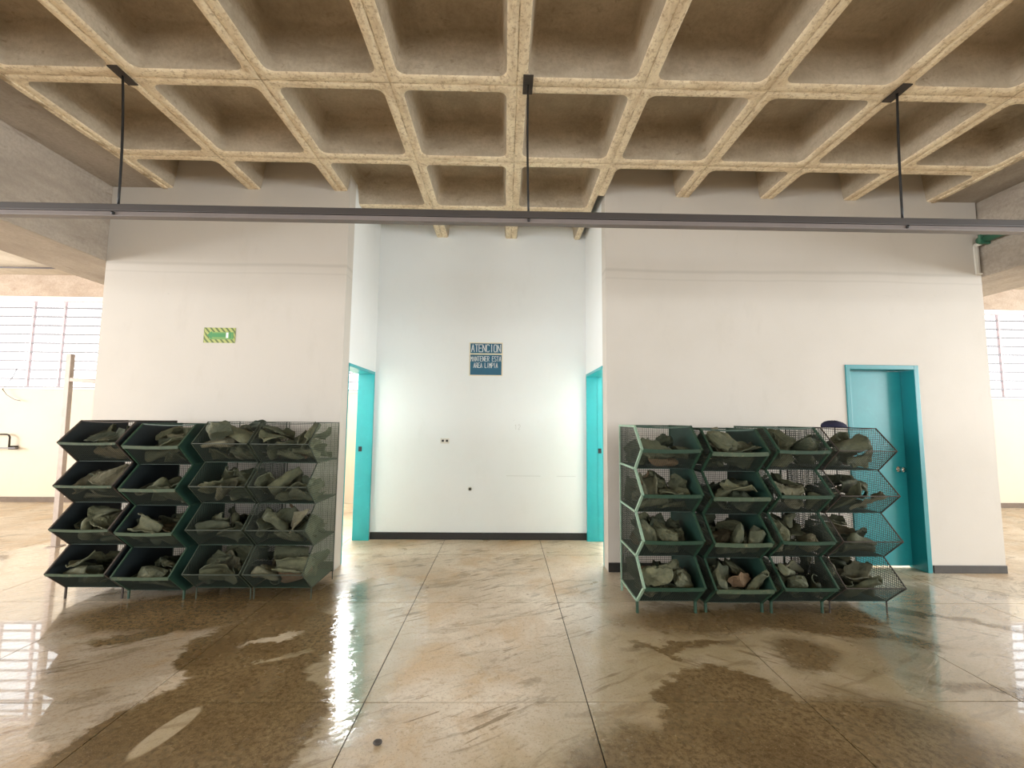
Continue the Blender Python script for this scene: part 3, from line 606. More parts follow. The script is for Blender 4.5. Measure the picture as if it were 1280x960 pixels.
# resting places of the pieces: rack, tier, kind, variant, position, rotation, in plain view
PILE = [
(4,0,'lump',3,1.172,3.308,0.309,0.427,-0.001,0.58,0.694,1),
(3,0,'fold',0,-1.73,3.594,0.274,0.926,0.372,-0.059,-0.015,1),
(4,3,'sheet',0,1.19,3.325,1.243,0.021,0.166,0.516,0.84,1),
(6,3,'sheet',0,2.167,3.427,1.292,0.379,0.613,-0.045,-0.691,1),
(0,2,'sheet',1,-3.215,3.559,1.015,0.788,0.341,-0.033,0.511,1),
(7,3,'fold',3,2.7,3.278,1.306,0.387,-0.91,-0.025,-0.148,1),
(2,0,'sheet',0,-2.286,3.583,0.227,0.11,0.433,-0.742,0.5,1),
(6,1,'lump',3,2.161,3.393,0.623,0.562,-0.388,-0.661,0.312,1),
(5,3,'lump',0,1.709,3.323,1.331,0.376,-0.765,0.5,0.157,1),
(7,0,'sheet',0,2.758,3.373,0.296,0.972,0.066,-0.1,0.203,1),
(4,1,'lump',0,1.132,3.393,0.587,0.474,-0.065,-0.788,0.387,1),
(7,0,'fold',0,2.783,3.337,0.227,0.456,-0.208,0.103,0.859,1),
(3,2,'fold',0,-1.831,3.642,0.958,0.122,0.298,-0.236,-0.917,1),
(5,0,'lump',1,1.681,3.356,0.287,0.497,-0.661,-0.552,-0.105,1),
(2,3,'sheet',0,-2.348,3.488,1.36,0.816,-0.535,0.033,-0.216,1),
(3,0,'fold',0,-1.867,3.888,0.298,0.054,0.167,-0.945,-0.276,1),
(1,1,'fold',1,-2.855,3.518,0.608,0.117,0.053,-0.536,0.834,1),
(2,1,'fold',3,-2.348,3.581,0.583,0.022,0.109,-0.302,-0.947,1),
(1,3,'sheet',1,-2.743,3.59,1.259,0.016,-0.196,0.272,0.942,1),
(0,1,'sheet',2,-3.206,3.552,0.577,0.266,0.164,-0.949,-0.038,1),
(1,0,'lump',1,-2.804,3.565,0.219,0.989,-0.143,0.032,-0.026,1),
(5,2,'lump',3,1.891,3.388,0.854,0.263,-0.033,-0.392,-0.881,1),
(0,0,'sheet',2,-3.164,3.7,0.201,0.289,0.715,-0.323,-0.548,1),
(2,2,'sheet',4,-2.168,3.655,0.888,0.778,-0.388,-0.399,0.291,1),
(0,0,'fold',3,-3.374,3.55,0.232,0.985,-0.149,-0.057,-0.068,1),
(2,0,'sheet',0,-2.218,3.843,0.274,0.333,0.081,-0.24,0.908,1),
(5,1,'lump',1,1.957,3.332,0.568,0.595,0.452,0.66,-0.08,1),
(4,1,'lump',3,1.272,3.388,0.602,0.596,0.132,-0.029,0.792,1),
(7,2,'sheet',0,2.738,3.359,0.885,0.232,-0.42,0.03,0.877,1),
(4,2,'fold',1,1.141,3.342,0.971,0.638,0.293,-0.262,0.662,1),
(6,0,'lump',3,2.262,3.329,0.238,0.82,-0.335,0.085,0.457,1),
(3,1,'sheet',0,-1.864,3.605,0.635,0.39,0.006,0.383,-0.837,1),
(6,1,'lump',0,2.428,3.431,0.527,0.583,0.402,0.446,0.547,1),
(0,3,'sheet',3,-3.272,3.549,1.304,0.959,0.235,-0.052,0.151,1),
(4,0,'lump',0,1.386,3.331,0.266,0.364,-0.863,-0.102,0.336,1),
(0,1,'fold',0,-3.152,3.746,0.582,0.633,0.048,-0.771,0.046,1),
(7,1,'sheet',4,2.76,3.524,0.601,0.887,-0.438,0.144,0.027,1),
(2,3,'fold',0,-2.227,3.585,1.345,0.198,-0.933,-0.012,0.3,1),
(6,2,'sheet',2,2.224,3.325,0.979,0.967,0.241,-0.007,-0.082,1),
(3,1,'fold',2,-1.639,3.687,0.562,0.007,0.596,-0.592,-0.542,1),
(0,3,'sheet',3,-3.249,3.61,1.165,0.951,-0.278,0.001,0.133,1),
(5,3,'sheet',4,1.881,3.384,1.19,0.912,-0.312,-0.102,-0.247,1),
(0,0,'sheet',3,-3.397,3.88,0.241,0.1,0.153,-0.372,-0.91,1),
(7,3,'sheet',1,2.85,3.383,1.209,0.879,-0.458,-0.126,0.035,1),
(6,3,'lump',0,2.409,3.361,1.284,0.619,-0.033,0.276,0.734,1),
(0,2,'sheet',4,-3.241,3.817,0.94,0.315,-0.202,0.428,0.823,1),
(1,2,'sheet',3,-2.759,3.558,0.855,0.91,-0.264,0.087,0.306,1),
(2,3,'lump',0,-2.186,3.654,1.174,0.835,-0.105,0.172,0.512,1),
(5,0,'fold',2,1.957,3.316,0.266,0.486,-0.35,0.085,0.796,1),
(6,3,'lump',1,2.225,3.432,1.17,0.192,0.055,0.841,0.503,1),
(6,3,'lump',0,2.249,3.455,1.334,0.114,0.488,0.503,0.704,1),
(1,1,'form',3,-2.775,3.599,0.49,0.782,0.544,0.293,0.08,1),
(3,1,'form',1,-1.826,3.507,0.632,0.199,-0.873,-0.072,0.439,1),
(5,1,'lump',2,1.818,3.341,0.577,0.029,0.76,-0.242,0.603,1),
(7,1,'fold',3,2.792,3.392,0.501,0.078,-0.015,0.163,0.983,1),
(3,0,'form',1,-1.917,3.566,0.205,0.147,-0.875,-0.266,0.378,1),
(6,0,'lump',0,2.216,3.471,0.21,0.904,-0.276,-0.325,0.012,1),
(0,1,'sheet',2,-3.321,3.658,0.705,0.035,0.096,-0.086,0.991,1),
(2,3,'fold',2,-2.361,3.549,1.263,0.974,0.154,-0.161,0.049,1),
(2,1,'sheet',4,-2.249,3.609,0.531,0.893,-0.312,-0.153,-0.286,1),
(0,0,'lump',1,-3.347,3.699,0.167,0.619,0.474,0.419,0.466,1),
(3,2,'fold',2,-1.966,3.609,0.914,0.135,-0.792,0.473,-0.361,1),
(4,0,'lump',3,1.11,3.669,0.253,0.432,-0.599,0.446,-0.506,1),
(2,0,'sheet',0,-2.15,3.673,0.174,0.556,-0.313,0.213,-0.74,1),
(6,2,'form',2,2.152,3.468,0.877,0.11,-0.725,-0.56,-0.386,1),
(1,1,'sheet',3,-2.738,3.639,0.545,0.053,0.217,0.073,0.972,1),
(6,3,'lump',2,2.396,3.366,1.201,0.24,0.522,-0.816,0.058,1),
(4,1,'lump',1,1.283,3.434,0.487,0.063,-0.044,-0,0.997,1),
(5,0,'lump',1,1.762,3.397,0.16,0.225,-0.001,-0.381,-0.897,1),
(0,1,'form',3,-3.381,3.55,0.547,0.328,0.382,0.769,-0.393,1),
(7,1,'form',3,2.784,3.305,0.581,0.989,0.131,0.02,0.064,1),
(5,0,'sheet',0,1.837,3.334,0.253,0.436,0.027,-0.355,-0.827,1),
(6,0,'fold',3,2.396,3.332,0.246,0.715,0.388,0.514,0.272,1),
(2,2,'sheet',0,-2.165,3.663,0.994,0.759,0.019,0.06,0.648,1),
(5,1,'lump',1,1.756,3.455,0.558,0.014,-0.388,0.921,-0.037,1),
(3,3,'fold',0,-1.648,3.592,1.341,0.625,-0.04,-0.422,0.655,1),
(5,2,'sheet',3,1.693,3.491,0.903,0.31,0.751,-0.539,0.225,1),
(3,2,'form',2,-1.684,3.638,0.826,0.21,-0.877,-0.278,0.331,1),
(7,0,'fold',1,2.635,3.366,0.233,0.746,-0.196,0.15,0.619,1),
(5,2,'sheet',1,1.833,3.32,0.949,0.051,0.006,-0.998,-0.038,1),
(5,1,'lump',1,1.726,3.727,0.642,0.924,0.357,-0.128,0.045,1),
(3,1,'lump',0,-1.775,3.627,0.512,0.82,-0.157,0.221,0.505,1),
(4,2,'fold',2,1.176,3.389,0.839,0.956,-0.173,-0.227,-0.071,1),
(4,2,'sheet',0,1.407,3.485,0.926,0.488,-0.392,-0.006,-0.78,1),
(2,2,'sheet',2,-2.372,3.54,0.907,0.302,0.349,0.886,-0.041,1),
(3,3,'fold',3,-1.711,3.668,1.191,0.854,0.047,0.186,0.483,1),
(7,2,'sheet',3,2.875,3.361,0.857,0.917,-0.147,-0.249,-0.275,1),
(0,3,'lump',0,-3.224,3.626,1.265,0,0.025,-0.143,0.989,1),
(5,1,'lump',2,1.889,3.583,0.607,0.904,0.313,-0.089,-0.277,1),
(7,1,'sheet',3,2.814,3.7,0.643,0.989,0.035,0.005,-0.144,1),
(7,2,'sheet',0,2.743,3.559,0.964,0.211,0.108,-0.027,-0.971,1),
(0,2,'fold',2,-3.319,3.563,0.921,0.026,0.182,-0.455,0.871,1),
(2,0,'sheet',2,-2.364,3.651,0.278,0.202,-0.052,0.966,0.152,1),
(4,2,'sheet',3,1.337,3.326,0.922,0.992,0.061,0.038,0.1,1),
(2,2,'fold',1,-2.32,3.612,0.868,0.931,0.048,-0.278,-0.23,1),
(0,2,'sheet',3,-3.318,3.672,0.838,0.131,-0.159,0.046,-0.977,1),
(3,0,'lump',3,-1.726,3.659,0.207,0.089,-0.012,0.346,-0.934,1),
(0,3,'fold',0,-3.268,3.706,1.186,0.917,-0.202,-0.089,0.331,1),
(0,1,'form',1,-3.219,3.655,0.489,0.002,0.001,0.046,0.999,1),
(7,2,'form',3,2.679,3.572,0.909,0.932,0.154,-0.109,-0.308,1),
(7,3,'fold',2,2.845,3.636,1.312,0.059,0.78,-0.604,0.152,1),
(7,0,'sheet',2,2.636,3.627,0.228,0.722,-0.381,-0.352,0.457,1),
(0,0,'sheet',4,-3.384,3.581,0.304,0.158,0.651,0.737,0.091,1),
(2,0,'sheet',1,-2.33,3.73,0.235,0.147,-0.197,-0.937,-0.25,1),
(5,0,'lump',0,1.902,3.542,0.271,0.346,-0.203,-0.916,-0.02,1),
(6,1,'lump',2,2.18,3.45,0.526,0.859,0.07,-0.191,0.469,1),
(0,3,'fold',2,-3.185,3.71,1.317,0.576,-0.008,0.34,0.743,1),
(1,3,'lump',2,-2.921,3.765,1.327,0.11,0.305,-0.08,-0.943,1),
(4,3,'form',3,1.276,3.396,1.166,0.058,-0.158,0.655,-0.737,1),
(1,3,'form',3,-2.898,3.673,1.144,0.135,0.982,0.131,0.015,1),
(1,0,'sheet',3,-2.818,3.64,0.12,0.98,-0.122,0.042,0.151,1),
(4,2,'fold',2,1.119,3.747,0.887,0.62,-0.461,-0.425,-0.473,1),
(4,3,'lump',3,1.407,3.417,1.228,0.788,-0.004,0.068,0.612,1),
(4,0,'sheet',4,1.309,3.377,0.189,0.846,-0.243,0.118,0.46,1),
(6,2,'form',1,2.447,3.366,0.858,0.676,0.488,0.532,0.147,1),
(7,1,'form',2,2.61,3.531,0.576,0.702,-0.095,-0.214,0.672,1),
(0,2,'fold',1,-3.213,3.735,0.879,0.354,-0.073,-0.072,-0.93,1),
(1,0,'sheet',2,-2.721,3.659,0.281,0.974,-0.178,0.14,-0.002,1),
(5,3,'sheet',3,1.683,3.431,1.284,0.377,-0.262,-0.885,0.081,1),
(2,3,'fold',3,-2.224,3.77,1.387,0.944,0.19,-0.102,-0.249,1),
(0,1,'lump',2,-3.234,3.652,0.588,0.606,0.465,0.074,0.641,1),
(3,1,'sheet',2,-1.661,3.565,0.638,0.467,-0.067,0.858,0.202,1),
(5,2,'lump',2,1.769,3.413,0.9,0.18,0.113,-0.455,-0.865,1),
(7,2,'fold',0,2.831,3.493,0.952,0.824,-0.492,-0.134,0.249,1),
(0,2,'fold',2,-3.487,3.652,0.913,0.548,-0.441,-0.614,0.357,1),
(5,2,'sheet',4,1.741,3.475,0.822,0.973,-0.046,0.152,0.166,1),
(5,3,'sheet',1,1.877,3.336,1.259,0.17,-0.982,0.032,-0.073,1),
(7,2,'sheet',2,2.617,3.443,0.887,0.578,-0.35,-0.118,0.727,1),
(3,0,'sheet',0,-1.722,3.981,0.192,0.088,-0.185,0.507,0.837,1),
(7,1,'fold',2,2.633,3.503,0.489,0.667,-0.152,-0.362,0.633,1),
(3,3,'sheet',2,-1.896,3.542,1.341,0.098,0.16,-0.001,0.982,1),
(6,2,'sheet',3,2.318,3.464,0.984,0.295,0.212,0.101,0.926,1),
(7,0,'form',1,2.647,3.461,0.258,0.231,0.821,0.379,-0.36,1),
(6,2,'lump',1,2.266,3.417,0.904,0.739,0.005,-0.237,0.631,1),
(2,3,'sheet',4,-2.381,3.664,1.17,0.777,-0.069,0.108,0.616,1),
(5,0,'lump',1,1.656,3.64,0.21,0.417,0.541,0.675,0.281,1),
(3,3,'lump',2,-1.826,3.673,1.161,0.888,-0.124,0.099,0.432,1),
(0,0,'lump',1,-3.245,3.988,0.171,0.528,-0.839,-0.126,-0.045,1),
(7,1,'sheet',2,2.8,3.444,0.593,0.245,-0.037,0.367,0.897,1),
(3,3,'sheet',3,-1.905,3.634,1.358,0.918,0.094,0.196,0.332,1),
(4,2,'fold',2,1.349,3.48,0.817,0.964,0.143,-0.119,0.188,1),
(1,3,'fold',0,-2.765,3.67,1.249,0.847,-0.491,-0.136,0.151,1),
(4,3,'lump',3,1.326,3.524,1.301,0.477,0.014,-0.223,-0.85,1),
(1,3,'sheet',4,-2.752,3.659,1.144,0.627,-0.056,0.094,0.772,1),
(2,1,'sheet',0,-2.164,3.709,0.543,0.741,-0.037,0.143,0.654,1),
(1,2,'form',3,-2.777,3.634,0.897,0.82,0.063,0.28,0.494,1),
(7,0,'fold',3,2.617,3.754,0.228,0.233,0.688,-0.273,0.631,1),
(5,1,'lump',0,1.697,3.589,0.579,0.804,-0.045,0.048,0.591,1),
(1,1,'fold',1,-2.985,3.63,0.519,0.709,0.358,-0.573,-0.2,1),
(5,1,'form',0,1.807,3.466,0.464,0.361,-0.872,-0.267,0.195,1),
(2,2,'fold',0,-2.318,3.714,0.908,0.916,-0.357,-0.161,0.088,1),
(3,3,'sheet',3,-1.829,3.567,1.253,0.987,-0.013,-0.155,0.026,1),
(4,0,'lump',0,1.176,3.451,0.188,0.889,0.085,0.059,0.445,1),
(5,0,'lump',3,1.8,3.641,0.256,0.795,0.478,0.245,-0.281,1),
(1,1,'fold',1,-2.723,3.761,0.61,0.962,0.253,0.103,0.023,1),
(7,3,'form',3,2.677,3.449,1.19,0.258,-0.862,-0.433,0.043,1),
(4,1,'sheet',4,1.183,3.676,0.614,0.857,0.315,-0.033,0.407,1),
(5,3,'lump',2,1.755,3.582,1.129,0.643,-0.028,-0.001,0.766,1),
(0,3,'lump',3,-3.189,3.921,1.241,0.838,0.123,0.105,0.522,1),
(3,2,'sheet',0,-1.658,3.83,0.862,0.531,-0.162,-0.243,0.796,1),
(6,0,'form',2,2.197,3.344,0.335,0.837,-0.365,0.007,0.408,1),
(7,0,'fold',0,2.844,3.672,0.252,0.137,-0.039,-0.488,0.861,1),
(1,0,'sheet',1,-2.666,3.673,0.186,0.626,0.028,0.37,0.686,1),
(6,1,'form',0,2.362,3.554,0.667,0.098,0.381,-0.765,-0.51,1),
(6,1,'sheet',1,2.338,3.51,0.6,0.864,-0.247,-0.2,0.391,1),
(4,3,'sheet',1,1.084,3.648,1.257,0.644,0.366,-0.337,-0.581,1),
(3,3,'fold',0,-1.731,3.964,1.188,0.929,-0.361,0.01,-0.084,1),
(5,3,'lump',0,1.733,3.588,1.257,0.104,-0.076,-0.211,0.969,1),
(0,3,'sheet',4,-3.198,3.907,1.319,0.014,0.569,0.811,0.132,1),
(2,0,'fold',3,-2.205,3.946,0.232,0.964,-0.256,-0.065,-0.021,1),
(3,2,'form',1,-1.796,3.67,0.826,0.183,0.065,-0.576,-0.794,1),
(1,1,'fold',0,-2.876,3.777,0.554,0.007,0.088,-0.252,0.964,1),
(1,2,'form',2,-2.7,3.701,0.864,0.066,0.413,0.883,0.211,1),
(1,2,'sheet',2,-2.658,3.631,0.938,0.223,0.7,0.63,0.252,1),
(2,3,'form',2,-2.226,3.729,1.227,0.34,-0.021,-0.35,-0.873,1),
(5,1,'sheet',1,1.935,3.397,0.518,0.623,0.626,0.43,0.187,1),
(0,0,'sheet',2,-3.214,3.671,0.185,0.364,0.353,0.765,0.397,1),
(3,2,'sheet',4,-1.744,3.68,0.905,0.463,-0.025,0.127,0.877,1),
(6,0,'form',2,2.385,3.511,0.306,0.1,-0.427,0.698,-0.566,1),
(7,2,'fold',3,2.881,3.667,0.977,0.378,-0.233,-0.116,0.888,1),
(7,3,'fold',3,2.638,3.568,1.239,0.8,-0.118,-0.258,0.528,1),
(0,0,'fold',0,-3.309,3.862,0.205,0.953,-0.088,-0.234,-0.172,1),
(5,1,'sheet',2,1.701,3.561,0.483,0.752,-0.045,0.131,0.645,1),
(3,3,'form',1,-1.922,3.704,1.205,0.895,0.208,-0.213,0.331,1),
(3,3,'sheet',4,-1.703,3.91,1.33,0.974,-0.034,-0.21,-0.074,1),
(4,0,'sheet',3,1.166,3.532,0.128,0.744,0.077,-0.004,0.664,1),
(4,1,'lump',0,1.403,3.515,0.53,0.622,-0.305,0.258,0.673,1),
(3,3,'fold',1,-1.652,3.635,1.258,0.621,0.106,0.017,0.776,1),
(4,1,'lump',0,1.404,3.61,0.56,0.458,-0.331,0.401,0.721,1),
(5,0,'lump',3,1.729,3.485,0.249,0.34,-0.888,-0.278,0.137,1),
(6,0,'sheet',2,2.209,3.478,0.291,0.084,0.64,-0.742,0.18,1),
(4,1,'lump',1,1.281,3.585,0.601,0.64,-0.227,0.472,0.562,1),
(2,2,'fold',3,-2.352,3.724,0.989,0.506,-0.118,0.336,0.786,1),
(4,0,'lump',3,1.294,3.428,0.298,0.225,-0.201,0.936,-0.181,1),
(6,1,'sheet',0,2.316,3.49,0.476,0.752,-0.242,0.004,0.613,1),
(5,3,'lump',1,1.727,3.762,1.156,0.8,-0.596,-0.056,0.038,1),
(3,1,'fold',2,-1.974,3.623,0.603,0.283,0.747,0.22,0.56,1),
(1,3,'sheet',1,-2.708,3.784,1.277,0.629,-0.259,-0.424,-0.598,1),
(5,2,'lump',1,1.907,3.49,0.944,0.26,0.358,0.782,0.439,1),
(5,1,'fold',0,1.753,3.683,0.497,0.71,-0.012,-0.005,0.704,1),
(3,1,'fold',2,-1.692,3.736,0.548,0.862,0.463,0.176,0.11,1),
(7,1,'sheet',4,2.667,3.674,0.622,0.836,-0.188,-0.05,0.513,1),
(6,2,'lump',0,2.371,3.479,0.824,0.828,-0.018,0.003,0.561,1),
(1,2,'fold',3,-2.961,3.683,0.864,0.762,0.016,0.015,0.648,1),
(5,3,'sheet',1,1.696,3.434,1.213,0.719,0.091,0.118,0.679,1),
(6,2,'lump',3,2.221,3.609,0.926,0.191,0.222,-0.088,-0.952,1),
(7,2,'fold',1,2.85,3.372,0.931,0.753,-0.525,-0.215,0.333,1),
(7,0,'fold',0,2.814,3.474,0.25,0.461,0.154,0.232,0.843,1),
(4,2,'lump',0,1.289,3.561,0.941,0.782,-0.129,0.16,0.588,1),
(6,1,'fold',1,2.366,3.696,0.62,0.885,-0.207,0.413,0.053,1),
(1,2,'sheet',0,-2.891,3.706,0.791,0.507,-0.227,-0.065,0.829,1),
(2,1,'form',2,-2.278,3.712,0.575,0.307,0.481,0.789,-0.226,1),
(1,0,'lump',1,-2.928,3.887,0.199,0.846,0.147,0.088,0.504,1),
(7,3,'sheet',0,2.789,3.443,1.231,0.859,0.045,0.023,0.509,1),
(5,2,'form',3,1.716,3.58,0.889,0.015,-0.982,0.172,0.079,1),
(7,0,'fold',3,2.854,3.496,0.155,0.909,0.179,-0.126,-0.356,1),
(0,2,'fold',2,-3.404,3.735,0.822,0.029,-0.15,0.213,-0.965,1),
(1,2,'form',1,-2.862,3.692,0.901,0.013,0.432,-0.847,-0.308,1),
(6,3,'fold',3,2.248,3.517,1.218,0.144,-0.064,0.136,0.978,1),
(2,1,'sheet',4,-2.351,3.834,0.607,0.067,-0.604,-0.665,0.434,1),
(3,2,'form',0,-1.728,3.786,0.9,0.312,0.476,0.816,0.106,1),
(4,1,'lump',1,1.16,3.697,0.502,0.721,-0.507,-0.301,0.366,1),
(2,1,'fold',2,-2.352,3.662,0.626,0.474,0.054,0.4,0.783,1),
(3,3,'fold',1,-1.969,3.739,1.286,0.589,-0.371,0.389,-0.603,1),
(4,2,'lump',2,1.147,3.622,0.868,0.738,-0.287,-0.148,0.593,1),
(7,2,'sheet',4,2.79,3.509,0.859,0.747,-0.026,-0.17,0.642,1),
(2,1,'fold',3,-2.132,3.836,0.605,0.623,-0.25,-0.151,0.726,1),
(4,2,'sheet',0,1.192,3.443,0.899,0.986,-0.098,0.132,0.011,1),
(4,3,'lump',2,1.17,3.751,1.169,0.063,-0.202,0.907,0.363,1),
(7,1,'fold',1,2.684,3.751,0.505,0.571,-0.783,0.105,-0.225,1),
(7,0,'form',2,2.677,3.534,0.127,0.18,0.265,0.943,-0.089,1),
(0,1,'lump',0,-3.293,3.71,0.516,0.794,-0.222,0.035,0.565,1),
(0,0,'sheet',2,-3.46,3.728,0.235,0.674,-0.24,-0.004,0.699,1),
(5,3,'fold',3,1.76,3.451,1.3,0.61,-0.169,-0.762,0.136,1),
(4,2,'lump',3,1.33,3.738,0.945,0.202,-0.071,-0.881,-0.422,1),
(7,0,'sheet',2,2.897,3.712,0.299,0.435,0.379,-0.816,0.037,1),
(0,1,'lump',3,-3.446,3.748,0.495,0.809,0.021,0.044,0.585,1),
(0,3,'sheet',4,-3.417,3.705,1.321,0.039,0.507,0.809,0.295,1),
(4,3,'form',1,1.167,3.536,1.16,0.376,-0.016,0.041,-0.925,1),
(7,0,'form',1,2.8,3.549,0.316,0.393,-0.326,0.02,-0.86,1),
(1,1,'form',1,-2.882,3.624,0.529,0.685,0.494,0.355,-0.401,1),
(5,0,'lump',3,1.753,3.764,0.27,0.7,-0.7,-0.044,-0.137,1),
(7,3,'form',3,2.722,3.543,1.149,0.136,0.102,-0.699,-0.695,1),
(3,0,'fold',1,-1.714,3.767,0.148,0.918,-0.261,-0.093,0.284,1),
(2,0,'sheet',3,-2.384,3.826,0.259,0.772,0.248,-0.085,0.578,1),
(6,0,'lump',0,2.206,3.684,0.258,0.664,-0.433,-0.217,0.569,1),
(4,2,'sheet',2,1.153,3.622,0.977,0.056,0.276,-0.238,-0.93,1),
(1,0,'fold',2,-2.924,3.664,0.18,0.891,0.092,-0.125,0.427,1),
(1,0,'lump',1,-2.67,3.821,0.233,0.797,-0.017,0.239,0.554,1),
(3,0,'sheet',4,-1.908,3.723,0.23,0.902,0.085,0.067,0.418,1),
(0,1,'fold',3,-3.47,3.728,0.591,0.724,0.195,0.102,0.653,1),
(2,1,'lump',0,-2.347,3.992,0.523,0.084,-0.061,-0.576,-0.811,1),
(1,2,'form',1,-2.658,3.732,0.8,0.152,-0.645,0.701,0.264,1),
(7,2,'form',3,2.898,3.567,0.807,0.302,0.448,0.718,0.438,1),
(5,2,'lump',1,1.669,3.716,0.839,0.15,-0.531,-0.832,-0.053,1),
(3,1,'form',0,-1.684,3.861,0.509,0.175,0.852,0.384,-0.309,1),
(2,2,'form',3,-2.129,3.827,0.883,0.696,-0.207,-0.603,0.328,1),
(4,3,'lump',2,1.191,3.448,1.219,0.089,0.025,0.939,-0.332,1),
(3,2,'sheet',1,-1.922,3.961,0.887,0.294,-0.737,0.507,0.338,1),
(0,2,'fold',0,-3.254,3.925,0.882,0.21,0.066,0.133,0.966,1),
(2,0,'form',3,-2.367,3.639,0.179,0.24,-0.808,-0.404,0.355,1),
(6,0,'sheet',1,2.204,3.641,0.202,0.402,-0.276,0.039,0.872,1),
(2,0,'form',0,-2.256,3.998,0.302,0.968,-0.234,-0.088,-0.015,1),
(4,1,'lump',3,1.194,3.527,0.542,0.845,-0.521,0.101,0.068,1),
(1,3,'form',3,-2.637,3.729,1.139,0.506,-0.647,0.419,-0.386,1),
(3,1,'sheet',3,-1.686,3.917,0.559,0.58,0.001,0.348,0.736,1),
(5,3,'form',1,1.987,3.435,1.205,0.031,-0.834,0.099,-0.542,1),
(1,0,'lump',2,-2.917,3.775,0.115,0.99,-0.021,0.019,0.135,1),
(2,3,'lump',0,-2.393,3.817,1.249,0.222,0.857,0.148,0.44,1),
(3,0,'sheet',2,-1.742,3.8,0.272,0.781,0.008,-0.337,-0.525,1),
(3,1,'fold',3,-1.884,3.766,0.483,0.994,-0.069,-0.032,0.082,1),
(5,0,'sheet',0,1.746,3.548,0.124,0.934,0.109,0.156,0.301,1),
(6,0,'fold',2,2.34,3.477,0.178,0.79,0.155,-0.292,0.516,1),
(2,0,'form',2,-2.272,3.872,0.194,0.92,-0.134,-0.126,0.347,1),
(0,0,'lump',2,-3.225,3.861,0.141,0.997,-0.023,-0.059,-0.035,1),
(1,3,'sheet',2,-2.836,3.831,1.168,0.582,-0.004,-0.257,-0.772,1),
(3,0,'fold',1,-1.869,3.729,0.147,0.711,-0.008,0.014,0.703,1),
(4,0,'lump',0,1.382,3.714,0.192,0.927,-0.083,0.363,-0.039,1),
(0,1,'fold',0,-3.338,3.733,0.639,0.328,-0.2,0.182,-0.905,1),
(2,0,'form',3,-2.417,3.736,0.158,0.63,-0.372,-0.419,0.538,1),
(7,0,'fold',0,2.816,3.682,0.151,0.971,-0.075,-0.126,0.188,1),
(2,3,'sheet',1,-2.22,3.9,1.189,0.035,-0.982,-0.134,0.13,1),
(6,2,'lump',3,2.223,3.731,0.851,0.071,0.206,-0.123,0.968,1),
(1,3,'lump',0,-2.825,3.768,1.266,0.725,-0.502,-0.166,0.441,1),
(7,3,'form',3,2.868,3.478,1.188,0.131,0.114,-0.249,0.953,1),
(7,3,'lump',0,2.684,3.729,1.273,0.269,-0.017,0.559,0.784,1),
(0,2,'sheet',3,-3.253,3.867,0.802,0.993,0.027,-0.048,0.104,1),
(1,0,'form',0,-2.821,3.831,0.204,0.379,-0.665,-0.313,0.562,1),
(2,3,'sheet',0,-2.266,3.7,1.303,0.964,-0.044,0.257,0.054,1),
(2,3,'sheet',1,-2.135,3.822,1.342,0.558,0.252,0.074,0.787,1),
(0,3,'form',2,-3.339,3.704,1.239,0.679,0.631,0.265,0.264,1),
(0,0,'form',1,-3.427,3.743,0.136,0.348,-0.718,-0.513,0.317,1),
(3,2,'sheet',0,-1.814,3.987,0.863,0.013,-0.002,-0.662,-0.749,1),
(3,3,'form',3,-1.795,3.745,1.271,0.204,-0.255,0.873,0.361,1),
(6,2,'sheet',2,2.223,3.713,0.967,0.17,-0.202,0.961,-0.085,1),
(4,2,'sheet',3,1.246,3.571,0.843,0.168,0.122,-0.064,-0.976,1),
(6,3,'lump',2,2.22,3.584,1.328,0.447,0.024,-0.495,0.745,1),
(2,1,'sheet',0,-2.261,3.747,0.487,0.413,0.017,-0.2,-0.889,1),
(5,1,'fold',3,1.752,3.769,0.566,0.945,0.316,-0.084,-0.023,1),
(5,3,'sheet',2,1.76,3.624,1.215,0.91,0.064,0.068,-0.405,1),
(6,1,'form',1,2.214,3.667,0.637,0.04,-0.95,-0.084,0.3,1),
(3,1,'sheet',4,-1.893,3.727,0.582,0.021,0.237,-0.078,-0.968,1),
(3,2,'sheet',3,-1.688,3.849,0.802,0.613,0.054,-0.013,0.788,1),
(6,3,'sheet',0,2.391,3.477,1.322,0.595,-0.034,0.048,0.802,1),
(4,0,'form',1,1.179,3.511,0.255,0.164,-0.328,0.685,-0.629,1),
(5,0,'sheet',3,1.92,3.481,0.146,0.748,0.244,0.232,0.571,1),
(7,3,'sheet',0,2.814,3.636,1.205,0.979,0.064,-0.13,-0.144,1),
(0,3,'lump',3,-3.292,3.905,1.167,0.895,0.037,0.055,0.441,1),
(5,2,'sheet',1,1.735,3.722,0.896,0.056,0.994,0.093,-0.006,1),
(7,3,'form',0,2.839,3.454,1.325,0.467,0.058,0.033,0.882,1),
(7,0,'fold',0,2.919,3.549,0.234,0.512,-0.438,-0.341,-0.656,1),
(1,0,'fold',3,-2.739,3.944,0.245,0.196,-0.131,0.45,0.861,1),
(2,3,'fold',1,-2.273,3.787,1.277,0.817,0.261,0.105,0.504,1),
(6,1,'lump',2,2.211,3.75,0.663,0.069,-0.267,0.609,0.743,1),
(5,3,'fold',3,1.914,3.518,1.248,0.317,-0.24,0.328,-0.857,1),
(2,2,'lump',0,-2.199,3.829,0.96,0.08,-0.052,-0.093,0.991,1),
(3,3,'form',2,-1.794,4.012,1.27,0.838,-0.48,0.097,0.242,1),
(1,3,'sheet',4,-2.942,3.832,1.193,0.778,0.437,0.248,0.376,1),
(3,3,'fold',1,-1.831,3.819,1.219,0.77,-0.569,0.286,-0.026,1),
(5,2,'lump',1,1.848,3.667,0.806,0.579,0.035,0.028,-0.814,1),
(2,3,'form',1,-2.217,3.859,1.16,0.778,-0.034,-0.027,0.627,1),
